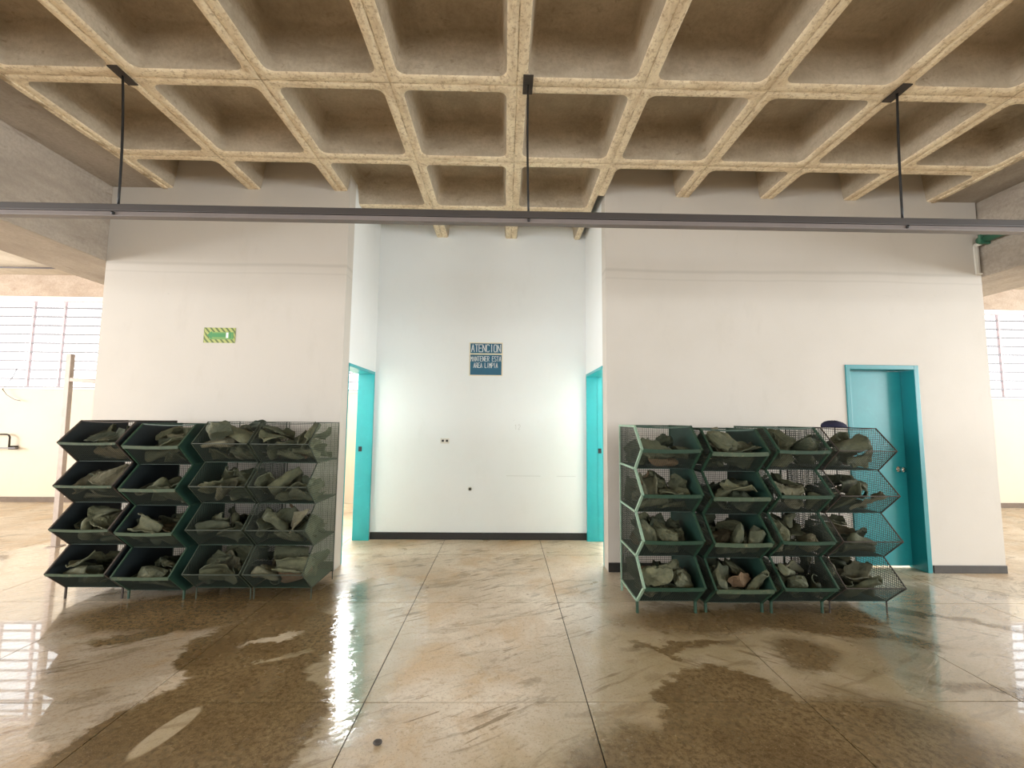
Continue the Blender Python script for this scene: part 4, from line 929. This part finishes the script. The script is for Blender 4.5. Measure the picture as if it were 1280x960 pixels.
(3,0,'lump',2,-1.947,3.894,0.183,0.477,-0.704,-0.238,0.47,1),
(5,3,'sheet',1,1.926,3.688,1.175,0.758,0.061,0.264,0.594,1),
(6,3,'sheet',2,2.403,3.552,1.197,0.624,0.319,-0.072,0.709,1),
(7,1,'fold',2,2.864,3.492,0.479,0.986,0.081,-0.142,-0.044,1),
(2,2,'form',3,-2.228,3.741,0.825,0.799,0.027,0.022,0.6,1),
(7,2,'fold',1,2.888,3.688,0.893,0.755,-0.262,0.072,0.597,1),
(3,2,'sheet',1,-1.881,3.779,0.844,0.978,0.111,0.176,-0.037,1),
(6,0,'sheet',2,2.363,3.566,0.161,0.988,0.057,-0.135,-0.04,1),
(1,1,'form',1,-2.745,3.784,0.477,0.319,0.169,0.449,0.817,1),
(1,2,'sheet',2,-2.755,3.748,0.814,0.714,0.137,-0.052,0.685,0),
(4,2,'fold',1,1.339,3.617,0.821,0.93,-0.083,-0.03,0.358,0),
(5,0,'sheet',2,1.702,3.702,0.144,0.688,0.098,0.004,0.719,0),
(1,1,'form',0,-2.871,3.944,0.518,0.437,0.193,-0.82,-0.315,0),
(2,3,'form',1,-2.284,3.738,1.179,0.88,-0.175,0.208,-0.39,0),
(0,3,'fold',2,-3.393,3.758,1.215,0.465,0.535,-0.125,0.694,0),
(5,1,'lump',2,1.953,3.593,0.507,0.49,-0.365,-0.787,0.084,0),
(6,0,'fold',3,2.331,3.677,0.232,0.679,-0.119,0.21,0.693,0),
(6,3,'form',0,2.187,3.686,1.161,0.477,0.06,-0.136,-0.866,0),
(2,2,'fold',1,-2.443,3.86,0.91,0.742,-0.323,-0.517,0.279,0),
(6,1,'sheet',4,2.216,3.667,0.59,0.926,0.005,0.011,0.376,0),
(6,3,'lump',3,2.358,3.752,1.335,0.61,0.702,0.267,-0.253,0),
(7,3,'sheet',1,2.666,3.671,1.18,0.742,-0.019,0.034,0.669,0),
(5,2,'lump',1,1.95,3.616,0.826,0.773,0.274,0.153,0.551,0),
(7,0,'form',2,2.758,3.782,0.171,0.648,-0.706,-0.286,-0.01,0),
(3,1,'fold',0,-1.865,3.853,0.573,0.553,-0.335,-0.464,-0.605,0),
(3,1,'sheet',4,-1.867,3.965,0.631,0.908,-0.183,0.314,0.206,0),
(4,0,'form',2,1.392,3.466,0.228,0.383,0.779,0.444,0.221,0),
(1,0,'sheet',2,-2.705,3.852,0.159,0.525,-0.118,-0.244,-0.807,0),
(3,3,'sheet',2,-1.814,3.913,1.202,0.734,-0.456,-0.157,-0.478,0),
(4,0,'sheet',2,1.465,3.53,0.191,0.233,-0.692,0.467,-0.5,0),
(4,3,'lump',0,1.25,3.694,1.221,0.255,0.155,0.338,-0.892,0),
(6,0,'fold',1,2.37,3.701,0.148,0.975,-0.221,-0.011,0.014,0),
(2,2,'form',1,-2.174,3.96,0.804,0.168,0.288,0.934,-0.131,0),
(4,3,'sheet',3,1.158,3.52,1.253,0.673,-0.41,-0.132,0.601,0),
(5,1,'lump',1,1.871,3.669,0.484,0.642,-0.447,-0.388,0.488,0),
(7,3,'fold',2,2.883,3.661,1.173,0.55,-0.817,0.092,-0.146,0),
(5,2,'fold',1,1.961,3.615,0.929,0.622,-0.316,-0.269,0.664,0),
(6,1,'sheet',3,2.276,3.627,0.489,0.223,0.053,-0.309,-0.923,0),
(6,2,'sheet',2,2.363,3.522,0.921,0.955,-0.057,-0.275,0.098,0),
(0,2,'sheet',0,-3.442,3.883,0.819,0.618,-0.12,0.217,0.746,0),
(1,2,'fold',2,-2.791,3.836,0.895,0.293,-0.951,-0.022,0.098,0),
(2,3,'sheet',2,-2.316,3.995,1.213,0.705,-0.584,-0.388,-0.106,0),
(3,0,'lump',2,-1.756,3.9,0.161,0.435,-0.177,0.113,0.875,0),
(3,2,'form',2,-1.887,3.781,0.878,0.101,-0.914,-0.243,0.309,0),
(6,3,'fold',2,2.342,3.603,1.295,0.939,0.179,-0.052,-0.289,0),
(0,3,'lump',1,-3.464,3.85,1.159,0.729,-0.033,0.03,0.683,0),
(2,2,'lump',0,-2.321,3.844,0.838,0.215,0.076,-0.227,-0.947,0),
(2,3,'sheet',0,-2.397,3.983,1.268,0.444,-0.639,0.372,0.506,0),
(5,1,'lump',2,1.972,3.744,0.546,0.763,0.007,0.617,0.191,0),
(4,1,'sheet',1,1.314,3.76,0.531,0.271,-0.174,-0.897,-0.304,0),
(1,0,'sheet',1,-2.864,3.944,0.145,0.015,0.085,-0.067,0.994,0),
(1,1,'lump',0,-2.733,3.928,0.536,0.764,0.089,0.133,0.625,0),
(0,1,'fold',1,-3.332,3.803,0.548,0.831,-0.188,0.08,0.517,0),
(1,1,'fold',2,-2.708,3.876,0.457,0.443,0.162,0.016,0.881,0),
(4,0,'form',1,1.337,3.569,0.214,0.119,-0.749,-0.643,-0.106,0),
(6,3,'fold',3,2.238,3.682,1.236,0.967,-0.084,0.092,0.222,0),
(2,3,'lump',2,-2.366,3.88,1.147,0.145,-0.027,-0.018,0.989,0),
(3,3,'lump',1,-1.951,3.862,1.166,0.727,0.049,0.141,0.67,0),
(6,2,'sheet',3,2.375,3.655,0.91,0.788,-0.287,-0.081,0.539,0),
(7,1,'fold',0,2.845,3.695,0.548,0.695,-0.585,-0.228,0.352,0),
(7,2,'form',0,2.655,3.683,0.821,0.444,-0.657,-0.512,0.329,0),
(1,2,'fold',2,-2.922,3.93,0.828,0.699,-0.118,-0.123,0.694,0),
(2,1,'lump',0,-2.371,3.856,0.486,0.807,-0.024,0.057,0.587,0),
(7,2,'form',1,2.775,3.718,0.848,0.179,-0.134,-0.806,-0.548,0),
(2,0,'sheet',4,-2.392,3.913,0.166,0.403,0.732,0.515,0.194,0),
(2,3,'fold',1,-2.433,3.89,1.275,0.144,0.7,-0.234,0.659,0),
(4,0,'lump',0,1.24,3.729,0.148,0.998,0.019,0.058,0.031,0),
(5,0,'lump',3,1.901,3.739,0.179,0.956,0.117,-0.25,-0.099,0),
(6,1,'sheet',1,2.245,3.728,0.53,0.082,-0.05,0.187,0.978,0),
(1,1,'sheet',1,-2.906,3.785,0.483,0.919,-0.12,-0.072,-0.368,0),
(1,3,'sheet',4,-2.906,3.96,1.193,0.794,0.579,0.079,0.166,0),
(1,3,'lump',0,-2.905,3.937,1.308,0.843,-0.27,-0.162,0.437,0),
(2,2,'form',2,-2.396,3.948,0.809,0.159,0.243,-0.793,-0.535,0),
(4,3,'sheet',1,1.34,3.567,1.149,0.231,-0.904,-0.357,-0.047,0),
(7,1,'fold',0,2.838,3.613,0.495,0.946,-0.283,-0.142,0.072,0),
(2,0,'sheet',3,-2.228,3.809,0.127,0.998,0.022,-0.051,-0.009,0),
(0,1,'sheet',0,-3.227,3.931,0.541,0.171,-0.448,-0.02,-0.877,0),
(1,3,'fold',0,-2.873,3.835,1.235,0.615,0.694,0.227,0.296,0),
(3,1,'form',0,-1.978,3.87,0.512,0.111,0.696,0.608,-0.365,0),
(5,2,'sheet',3,1.824,3.591,0.866,0.528,-0.047,-0.197,0.825,0),
(5,3,'fold',2,1.927,3.712,1.234,0.708,-0.129,-0.006,0.694,0),
(7,3,'form',0,2.853,3.772,1.19,0.178,-0.911,0.067,0.367,0),
]
# ---------------------------------------------------------------- racks: building
PIT, WR = 0.0172, 0.0013
def front(z):
    """y of the rack's front outline at height z (0 at the notches, -OUT at the lips)"""
    for k in range(4):
        if NOTCH[k] <= z <= TIP[k]: return -OUT * (z - NOTCH[k]) / (TIP[k] - NOTCH[k])
        if TIP[k] <= z <= NOTCH[k + 1]: return -OUT * (NOTCH[k + 1] - z) / (NOTCH[k + 1] - TIP[k])
    return 0.0
def zspan(y):
    """heights between which the side panel exists at depth y"""
    if y >= 0: return [(NOTCH[0], NOTCH[4])]
    f = -y / OUT
    return [(NOTCH[k] + f * (TIP[k] - NOTCH[k]), NOTCH[k + 1] - f * (NOTCH[k + 1] - TIP[k])) for k in range(4)]
def side_mesh(x, WR=WR):
    m = MB(); z = NOTCH[0] + PIT
    while z < NOTCH[4] - 0.004:
        m.bar((x, front(z), z), (x, DEEP, z), 2 * WR, 2 * WR, caps=False); z += PIT
    y = -OUT + PIT * 0.6
    while y < DEEP:
        for a, b in zspan(y):
            if b - a > 0.01: m.bar((x + 2 * WR, y, a), (x + 2 * WR, y, b), 2 * WR, 2 * WR, caps=False)
        y += PIT
    return m
def flat_mesh(o, u, v, lu, lv, WR=WR):
    """wire mesh panel spanned by unit vectors u, v"""
    o, u, v = Vector(o), Vector(u), Vector(v); nn = u.cross(v); m = MB(); k = PIT
    while k < lv - 0.004: m.bar(o + v * k, o + v * k + u * lu, 2 * WR, 2 * WR, caps=False); k += PIT
    k = PIT
    while k < lu - 0.004: m.bar(o + u * k + nn * 2 * WR, o + u * k + v * lv + nn * 2 * WR, 2 * WR, 2 * WR, caps=False); k += PIT
    return m
def zig(x, t, ins=0.0):
    """zigzag front bar, back post and tie bars of one side frame"""
    m = MB(); pts = [(x, 0, NOTCH[0])]
    for k in range(4): pts += [(x, -OUT, TIP[k]), (x, 0, NOTCH[k + 1])]
    for a, b in zip(pts[:-1], pts[1:]):
        d = (Vector(b) - Vector(a)).normalized() * t * 0.35
        m.bar(Vector(a) - d, Vector(b) + d, t, t)
    m.bar((x, DEEP, 0.0), (x, DEEP, NOTCH[4] + t / 2), t, t)
    for z in NOTCH: m.bar((x, t * 0.4, z), (x, DEEP - t * 0.5, z), t * 0.8, t)
    return m
RACK_LABEL = [
    'dark bin rack with black side sheets at the far left end of the left row',
    'dark green bin rack with a solid right side, second from left in the left row',
    'open wire bin rack beside the solid green sheet, third in the left row',
    'open wire bin rack at the right end of the left row, next to the recess',
    'green bin rack with a pale zigzag left edge, first in the right row',
    'green bin rack sitting slightly lower than its neighbours, second in the right row',
    'green framed bin rack with see-through sides, third in the right row',
    'thin wire bin rack in front of the teal door, last in the right row']
# thickness, frame material, lip height, lip material, left side, right side (plate / mesh), wires
STYLE = [(0.011, 'rust', 0.020, 'lip', 'plateb', 'plateb', 'wire'), (0.012, 'green', 0.026, 'lip', 'plateb', 'plate', 'wire'),
         (0.007, 'dull', 0.006, 'dull', None, None, 'wire'), (0.007, 'dull', 0.006, 'dull', None, None, 'wire'),
         (0.017, 'green', 0.028, 'green', None, 'plate', 'wire'), (0.016, 'green', 0.032, 'lip', None, 'plate', 'wire'),
         (0.014, 'green', 0.026, 'green', None, None, 'wire'), (0.007, 'rust', 0.006, 'rust', None, None, 'wire')]
for i, (sd, x0, x1, y0, dz) in enumerate(RACKS):
    t, fm, lh, lm, ls, rs, wm = STYLE[i]
    w_ = x1 - x0; xa, xb = -w_ / 2 + t / 2, w_ / 2 - t / 2
    r = thing('wire_bin_rack', RACK_LABEL[i], 'rack', ((x0 + x1) / 2, y0, 0), group='%s row of bin racks' % ('left' if sd == 'L' else 'right'))
    for x, mm, kind in ((xa, 'greenl' if i == 4 else fm, ls), (xb, fm, rs)):
        s_ = zig(x, t).build('side_frame', M[mm], r)
        s_.location.z = dz
        sg = 1 if x < 0 else -1
        if kind:
            # solid sheet cut to the zigzag outline
            m = MB(); xo, xi = x, x + sg * 0.004; k0 = None
            out = [(0.0, NOTCH[0])]
            for k in range(4): out += [(-OUT, TIP[k]), (0.0, NOTCH[k + 1])]
            for (ya, za), (yb, zb) in zip(out[:-1], out[1:]):
                m.add([(xo, ya, za), (xo, DEEP, za), (xo, DEEP, zb), (xo, yb, zb), (xi, ya, za), (xi, DEEP, za), (xi, DEEP, zb), (xi, yb, zb)],
                      [(0, 1, 2, 3), (7, 6, 5, 4), (0, 3, 7, 4), (1, 5, 6, 2), (0, 4, 5, 1), (3, 2, 6, 7)])
            p = m.build('side_sheet', M[kind], r)
        else:
            p = side_mesh(x, 0.0009 if i in (2, 3) else WR).build('side_mesh', M['wirel' if i == 3 and x > 0 else wm], r); p['kind'] = 'stuff'
        p.location.z = dz
    bm_ = flat_mesh((xa, DEEP, NOTCH[0]), (1, 0, 0), (0, 0, 1), xb - xa, NOTCH[4] - NOTCH[0], 0.0009 if i in (2, 3) else WR).build('back_mesh', M['wire'], r)
    bm_['kind'] = 'stuff'; bm_.location.z = dz
    for z in NOTCH[1:]:
        MB().bar((xa + t / 2, DEEP, z), (xb - t / 2, DEEP, z), t * 0.8, t * 0.8).build('back_rail', M[fm], r).location.z = dz
    # bowed front top rail
    n = 8; pts = [Vector((xa + (xb - xa) * k / n, 0, NOTCH[4] - 0.010 * math.sin(PI * k / n))) for k in range(n + 1)]
    tr = MB()
    for a, b in zip(pts[:-1], pts[1:]): tr.bar(a, b, t * 0.9, t * 0.8, up=(0, 1, 0))
    tr.build('top_rail', M[fm], r).location.z = dz
    for k in range(4):
        zb, zt = NOTCH[k], TIP[k]
        MB().box((xa + t / 2, -0.004, zb), (xb - t / 2, DEEP - t / 2, zb + 0.004)).build('bin_floor', M['plate'] if sd == 'R' or i < 2 else M['green'], r, loc=(0, 0, dz))
        u = Vector((0, -OUT, zt - zb)); L = u.length; u.normalize()
        if i in (2, 3, 7):
            MB().bar((xa, -OUT, zt), (xb, -OUT, zt), lh, lh, up=(0, 1, 0)).build('lip_rail', M[lm], r, loc=(0, 0, dz))
        else:
            bow = 0.006 if k % 2 else 0.003; n = 6; lr = MB()
            for j in range(n):
                q = [xa + t * .3 + (xb - xa - t * .6) * (j + e) / n for e in (0, 1)]
                zz = [zt - bow * math.sin(PI * (j + e) / n) for e in (0, 1)]
                lr.bar((q[0], -OUT - 0.001, zz[0] - lh / 2 + 0.004), (q[1], -OUT - 0.001, zz[1] - lh / 2 + 0.004), 0.006, lh, up=(0, 1, 0.25))
            lr.build('lip_rail', M[lm], r, loc=(0, 0, dz))
        f = flat_mesh(Vector((xa, 0, zb)), (1, 0, 0), u, xb - xa, L, 0.0006 if i in (2, 3) else 0.0008).build('front_mesh', M[wm], r, loc=(0, 0, dz)); f['kind'] = 'stuff'
    for x in (xa, xb):
        MB().box((x - t * .55, -t * .55, 0), (x + t * .55, t * .55, NOTCH[0] + dz)).build('leg', M[fm], r)

ORD = ['bottom', 'third', 'second', 'top']
WHERE = ["left row's first rack", "left row's second rack", "left row's third rack", "left row's last rack",
         "right row's first rack", "right row's second rack", "right row's third rack", "right row's last rack"]
WHAT = {'form': ('dusty foot-shaped piece', 'shoe form'), 'sheet': ('curled grey-green sheet', 'scrap sheet'),
        'lump': ('dusty crumpled lump', 'lump'), 'fold': ('folded grey-green upper', 'folded scrap')}
NTH = ['leftmost', 'second', 'third', 'fourth', 'fifth', 'sixth', 'seventh', 'eighth', 'ninth', 'tenth', 'eleventh', 'twelfth']
heaps = {}
for rec in PILE: heaps.setdefault((rec[0], rec[1], rec[2]), []).append(rec)
for (ri, ti, kd), recs in heaps.items():
    recs.sort(key=lambda r: r[4] / r[5])                # from left to right as seen from the front
    seen = [r for r in recs if r[11]]
    wb = 'in %s bin of %s' % (ORD[ti], WHERE[ri])
    for rec in recs:
        o = link(KINDS[kd][0], PIECE[(kd, rec[3])], loc=rec[4:7])
        o.rotation_mode = 'QUATERNION'; o.rotation_quaternion = rec[7:11]
        wh = WHAT[kd][0]
        if not rec[11]: lab = 'mostly buried %s %s' % (wh, wb)
        elif len(seen) == 1: lab = '%s %s' % (wh, wb)
        else:
            k = seen.index(rec)
            nth = 'leftmost' if k == 0 else 'rightmost' if k == len(seen) - 1 else NTH[k] + ' from left'
            lab = ('%s %s %s' if k in (0, len(seen) - 1) else '%s, %s %s') % ((nth, wh, wb) if k in (0, len(seen) - 1) else (wh, nth, wb))
        tag(o, lab, WHAT[kd][1], '%ss %s' % (wh, wb))
# ---------------------------------------------------------------- suspended trunking with its three rods
TY = Y0C - 0.02
t = thing('suspended_trunking', 'long dark metal trunking hung on rods across the room below the waffle ceiling', 'trunking', (0.1, TY, 2.80))
x0, x1 = -5.6, 6.2
MB().box((x0, -0.035, 0.045), (x1, 0.035, 0.094)).build('channel', M['trunk'], t, bevel=0.004)
MB().box((x0, -0.028, 0.012), (x1, 0.028, 0.0449)).build('lower_strip', M['trunkl'], t, bevel=0.003)
for (xt, xb, lab) in ((-2.68, -2.63, ''), (0.14, 0.15, ''), (2.79, 2.765, '')):
    n = 10; pts = []
    for k in range(n + 1):
        s = k / n; pts.append((xt - 0.1 + (xb - xt) * s + 0.012 * math.sin(PI * s) * (1 if xt < 0 else -0.4), 0.0, ZC - 2.80 - 0.006 - s * (ZC - 2.80 - 0.1)))
    MB().tube(pts, 0.0075, 8).build('hanger_rod', M['black'], t)
    MB().box((xt - 0.1 - 0.035, -0.085, ZC - 2.80 - 0.010), (xt - 0.1 + 0.035, 0.085, ZC - 2.80 - 0.0005)).build('ceiling_plate', M['rust'], t, bevel=0.002)
    MB().tube([(xb - 0.1, -0.0285, 0.03), (xb - 0.1, -0.040, 0.03)], 0.011, 8).build('bolt', M['black'], t)

# ---------------------------------------------------------------- flat lettering: strokes laid as thin bars
GL = {'A': ['0,0 .5,1 1,0', '.2,.38 .8,.38'], 'T': ['0,1 1,1', '.5,1 .5,0'], 'E': ['1,1 0,1 0,0 1,0', '0,.52 .8,.52'], 'N': ['0,0 0,1 1,0 1,1'],
      'C': ['1,.86 .8,1 .2,1 0,.8 0,.2 .2,0 .8,0 1,.14'], 'I': ['.5,0 .5,1'], 'O': ['.2,0 0,.2 0,.8 .2,1 .8,1 1,.8 1,.2 .8,0 .2,0'],
      'M': ['0,0 0,1 .5,.45 1,1 1,0'], 'R': ['0,0 0,1 .8,1 1,.85 1,.65 .8,.5 0,.5', '.45,.5 1,0'], 'S': ['1,.88 .8,1 .2,1 0,.85 0,.65 .2,.53 .8,.47 1,.35 1,.15 .8,0 .2,0 0,.12'],
      'L': ['0,1 0,0 1,0'], 'P': ['0,0 0,1 .8,1 1,.85 1,.6 .8,.45 0,.45'], '1': ['.1,.75 .5,1 .5,0'], '2': ['0,.8 .2,1 .8,1 1,.8 1,.6 0,0 1,0']}
def text(name, s, x, z, w, h, adv, st, mat, parent, y=-0.0045):
    m = MB()
    for k, ch in enumerate(s):
        for path in GL.get(ch, []):
            pts = [tuple(float(q) for q in p.split(',')) for p in path.split()]
            for a, b in zip(pts[:-1], pts[1:]):
                p = Vector((x + k * adv + a[0] * w, y, z + a[1] * h)); q = Vector((x + k * adv + b[0] * w, y, z + b[1] * h))
                d = (q - p).normalized() * st * 0.45
                m.bar(p - d, q + d, st, 0.001, up=(0, 0, 1) if abs(d.x) > abs(d.z) else (1, 0, 0))
    return m.build(name, mat, parent)
t = thing('notice_board', 'blue notice reading ATENCION high on the white recess wall', 'sign', (-0.245, RY, 2.03))
MB().box((-0.213, -0.003, 0), (0.213, -0.0005, 0.43)).build('backing', M['signc'], t)
MB().box((-0.2, -0.0042, 0.29), (0.2, -0.0031, 0.417)).build('panel', M['blue'], t)
MB().box((-0.2, -0.0042, 0.012), (0.2, -0.0031, 0.272)).build('panel', M['blue'], t)
text('lettering', 'ATENCION', -0.186, 0.309, 0.036, 0.092, 0.0478, 0.0085, M['signw'], t)
text('lettering', 'MANTENER ESTA', -0.192, 0.188, 0.020, 0.062, 0.0302, 0.0058, M['signw'], t)
text('lettering', 'AREA LIMPIA', -0.155, 0.105, 0.020, 0.062, 0.0285, 0.0058, M['signw'], t)

t = thing('exit_sign', 'small yellow-green striped arrow sign on the white wall above the left racks', 'sign', (-2.885, WY, 2.222))
W2, H2 = 0.158, 0.155
MB().box((-W2, -0.003, 0), (W2, -0.0005, H2)).build('backing', M['signy'], t)
m = MB()
k = -W2 - H2
while k < W2:                                 # slanting dark stripes clipped to the board
    a, b = [], []
    for off in (0.0, 0.022):
        xx0, xx1 = k + off, k + off + H2 * 0.9
        a.append((xx0, xx1))
    def cl(z, off): return max(-W2, min(W2, k + off + (H2 - z) * 0.9))
    zs = [0, H2 * .25, H2 * .5, H2 * .75, H2]
    for z0, z1 in zip(zs[:-1], zs[1:]):
        q = [cl(z0, 0), cl(z0, 0.022), cl(z1, 0.022), cl(z1, 0)]
        if q[1] - q[0] > 1e-4 or q[2] - q[3] > 1e-4:
            m.add([(q[0], -0.0036, z0), (q[1], -0.0036, z0), (q[2], -0.0036, z1), (q[3], -0.0036, z1)], [(0, 1, 2, 3)])
    k += 0.052
m.build('stripes', M['signk'], t)
MB().box((-W2 + 0.055, -0.0042, 0.035), (W2 - 0.018, -0.0037, H2 - 0.045)).build('panel', M['signp'], t)
m = MB(); y = -0.0046
m.add([(-0.125, y, 0.078), (-0.075, y, 0.035), (-0.075, y, 0.121)], [(0, 1, 2)])
m.add([(-0.075, y, 0.058), (0.06, y, 0.058), (0.06, y, 0.098), (-0.075, y, 0.098)], [(0, 1, 2, 3)])
m.build('arrow', M['signg'], t)
m = MB(); m.box((0.066, -0.0048, 0.05), (0.088, -0.0043, 0.106)); m.build('door_symbol', M['signw'], t)
m = MB(); m.box((0.097, -0.0048, 0.045), (0.12, -0.0043, 0.108)).box((0.127, -0.0048, 0.045), (0.135, -0.0043, 0.108)); m.build('bars', M['signg'], t)

# ---------------------------------------------------------------- small fittings on the recess wall
t = thing('wall_socket', 'small double socket outlet on the white recess wall', 'socket', (-0.745, RY, 1.205))
MB().box((-0.055, -0.010, -0.033), (0.055, -0.0005, 0.033)).build('cover', M['plastic'], t, bevel=0.003)
for x in (-0.025, 0.027): MB().box((x - 0.014, -0.0118, -0.013), (x + 0.014, -0.0102, 0.015)).build('outlet', M['black'], t)
m = lathe([(0.026, 0.0), (0.026, 0.008), (0.018, 0.012)], 16)
o = m.build('pipe_stub', M['plastic'], None, loc=(-0.42, RY - 0.0005, 0.615))
tag(o, 'small round capped pipe end low on the white recess wall', 'pipe')
MB().tube([(0, -0.0122, 0), (0, -0.014, 0)], 0.013, 12).build('hole', M['rust'], o)
t = thing('pencilled_number', 'faint number 12 marked on the white recess wall', 'marking', (0.168, RY, 1.355))
text('lettering', '12', -0.035, 0.0, 0.024, 0.06, 0.042, 0.004, M['faint'], t, y=-0.0012)
m = MB()
for a, b in ((0.03, 0.46), (0.66, 0.90)): m.box((a, RY - 0.0016, 0.775), (b, RY - 0.0004, 0.779))
o = m.build('scuff_mark', M['faint'], None); tag(o, 'faint grey horizontal scuff line low on the right of the recess wall', 'marking')

# ---------------------------------------------------------------- things round the room
m = MB(); m.bar((-5.06, 5.0, 0.0), (-5.10, 5.0, 2.195), 0.055, 0.055)
t = thing('steel_post', 'tall dull metal post with a short side arm in the bright left aisle', 'post', (-5.06, 5.0, 0))
MB().bar((0, 0, 0), (-0.035, 0, 2.195), 0.06, 0.05).build('upright', M['post'], t, bevel=0.004)
MB().bar((0.0, 0, 1.895), (0.30, 0, 1.872), 0.045, 0.05, up=(0, 0, 1)).build('arm', M['post'], t, bevel=0.003)
MB().box((-0.06, -0.06, 0), (0.06, 0.06, 0.008)).build('foot_plate', M['post'], t)

t = thing('grab_rail', 'bent grey metal rail on a small bracket against the cream left wall', 'rail', (-8.6, 7.44, 0.92))
MB().tube([(-0.35, -0.02, 0.225), (0.09, -0.02, 0.225), (0.13, -0.02, 0.212), (0.15, -0.02, 0.18), (0.155, -0.02, 0.005)], 0.013, 8).build('tube', M['rust'], t)
MB().box((-0.35, -0.06, -0.012), (0.30, 0.0, 0.004)).build('shelf', M['bar'], t)
MB().box((0.12, 0.0005, -0.03), (0.22, 0.0595, 0.03)).build('bracket', M['rust'], t)
pts = [(-8.46, 7.43, 2.30), (-8.50, 7.42, 2.15), (-8.58, 7.42, 2.02), (-8.66, 7.42, 1.92), (-8.58, 7.42, 1.82), (-8.45, 7.43, 1.74), (-8.36, 7.44, 1.72)]
o = MB().tube(pts, 0.006, 6).build('loose_cable', M['bar']); tag(o, 'thin loose cable curling below the left window', 'cable')
o = MB().tube([(-12, 7.0, 3.93), (-7.4, 7.0, 3.925)], 0.014, 8).build('ceiling_conduit', M['bar']); tag(o, 'thin grey conduit under the ceiling of the left aisle', 'conduit')

t = thing('green_conduit', 'green painted conduit along the right beam with a white pipe end', 'conduit', (4.98, WY, 3.40))
MB().tube([(0, -0.04, 0), (0, -3.4, 0.02)], 0.038, 14).build('pipe', M['pipe'], t)
MB().tube([(0, -0.002, -0.03), (0, -0.06, -0.03)], 0.022, 10).build('pipe_end', M['plastic'], t)
MB().box((-0.05, -0.1, -0.05), (0.05, -0.075, 0.045)).build('clamp', M['pipe'], t)
m = MB(); m.box((4.955, WY - 0.016, 3.05), (4.985, WY - 0.0005, 3.36)).box((4.985, WY - 0.016, 3.05), (5.02, WY - 0.0005, 3.065))
o = m.build('cable_strip', M['plastic']); tag(o, 'short vertical cable strip at the top right end of the right wall', 'cable')

# cap on the rack, stone and scraps on the floor
t = thing('navy_cap', 'dark navy domed cap lying on top of the rightmost right-hand rack', 'cap', (2.80, 3.56, 1.4395))
vs, fs = [], []; n = 18; prof = [(0.085, 0.0), (0.086, 0.012), (0.08, 0.028), (0.062, 0.044), (0.035, 0.053), (0.006, 0.056)]
for r_, h in prof:
    for j in range(n):
        a = 2 * PI * j / n; vs.append((r_ * math.cos(a) * 1.15, r_ * math.sin(a) * 0.9, h + 0.004 * math.sin(3 * a)* (h > 0.01)))
for i in range(len(prof) - 1):
    for j in range(n): fs.append((i * n + j, i * n + (j + 1) % n, (i + 1) * n + (j + 1) % n, (i + 1) * n + j))
fs += [tuple((len(prof) - 1) * n + j for j in range(n)), tuple(range(n - 1, -1, -1))]
m = MB(); m.add(vs, fs, True); m.build('crown', M['navy'], t)
m = MB(); m.add([(0.085 * math.cos(a) * k + 0.0, -0.05 - 0.075 * math.sin(a) * k, z) for z in (0.0, 0.006) for k in (1.0,) for a in [PI * j / 10 for j in range(11)]],
      [tuple(range(10, -1, -1)), tuple(range(11, 22))] + [(j, j + 1, j + 12, j + 11) for j in range(10)] + [(10, 0, 11, 21)])
m.build('peak', M['navy'], t)
def pebble(x, y, r, seed, label, mat):
    R = random.Random(seed); bm = bmesh.new(); bmesh.ops.create_icosphere(bm, subdivisions=2, radius=1)
    vs = [tuple(v.co[k] * r * (1, 0.8, 0.5)[k] * R.uniform(0.85, 1.1) for k in range(3)) for v in bm.verts]
    fs = [tuple(v.index for v in f.verts) for f in bm.faces]; bm.free()
    zmin = min(v[2] for v in vs); m = MB(); m.add([(a, b, c - zmin) for a, b, c in vs], fs, True)
    o = m.build('pebble', mat, None, loc=(x, y, 0)); return tag(o, label, 'stone')
pebble(-0.561, 2.061, 0.022, 1, 'small dark stone on the pale floor near the bottom of the picture', M['stone'])
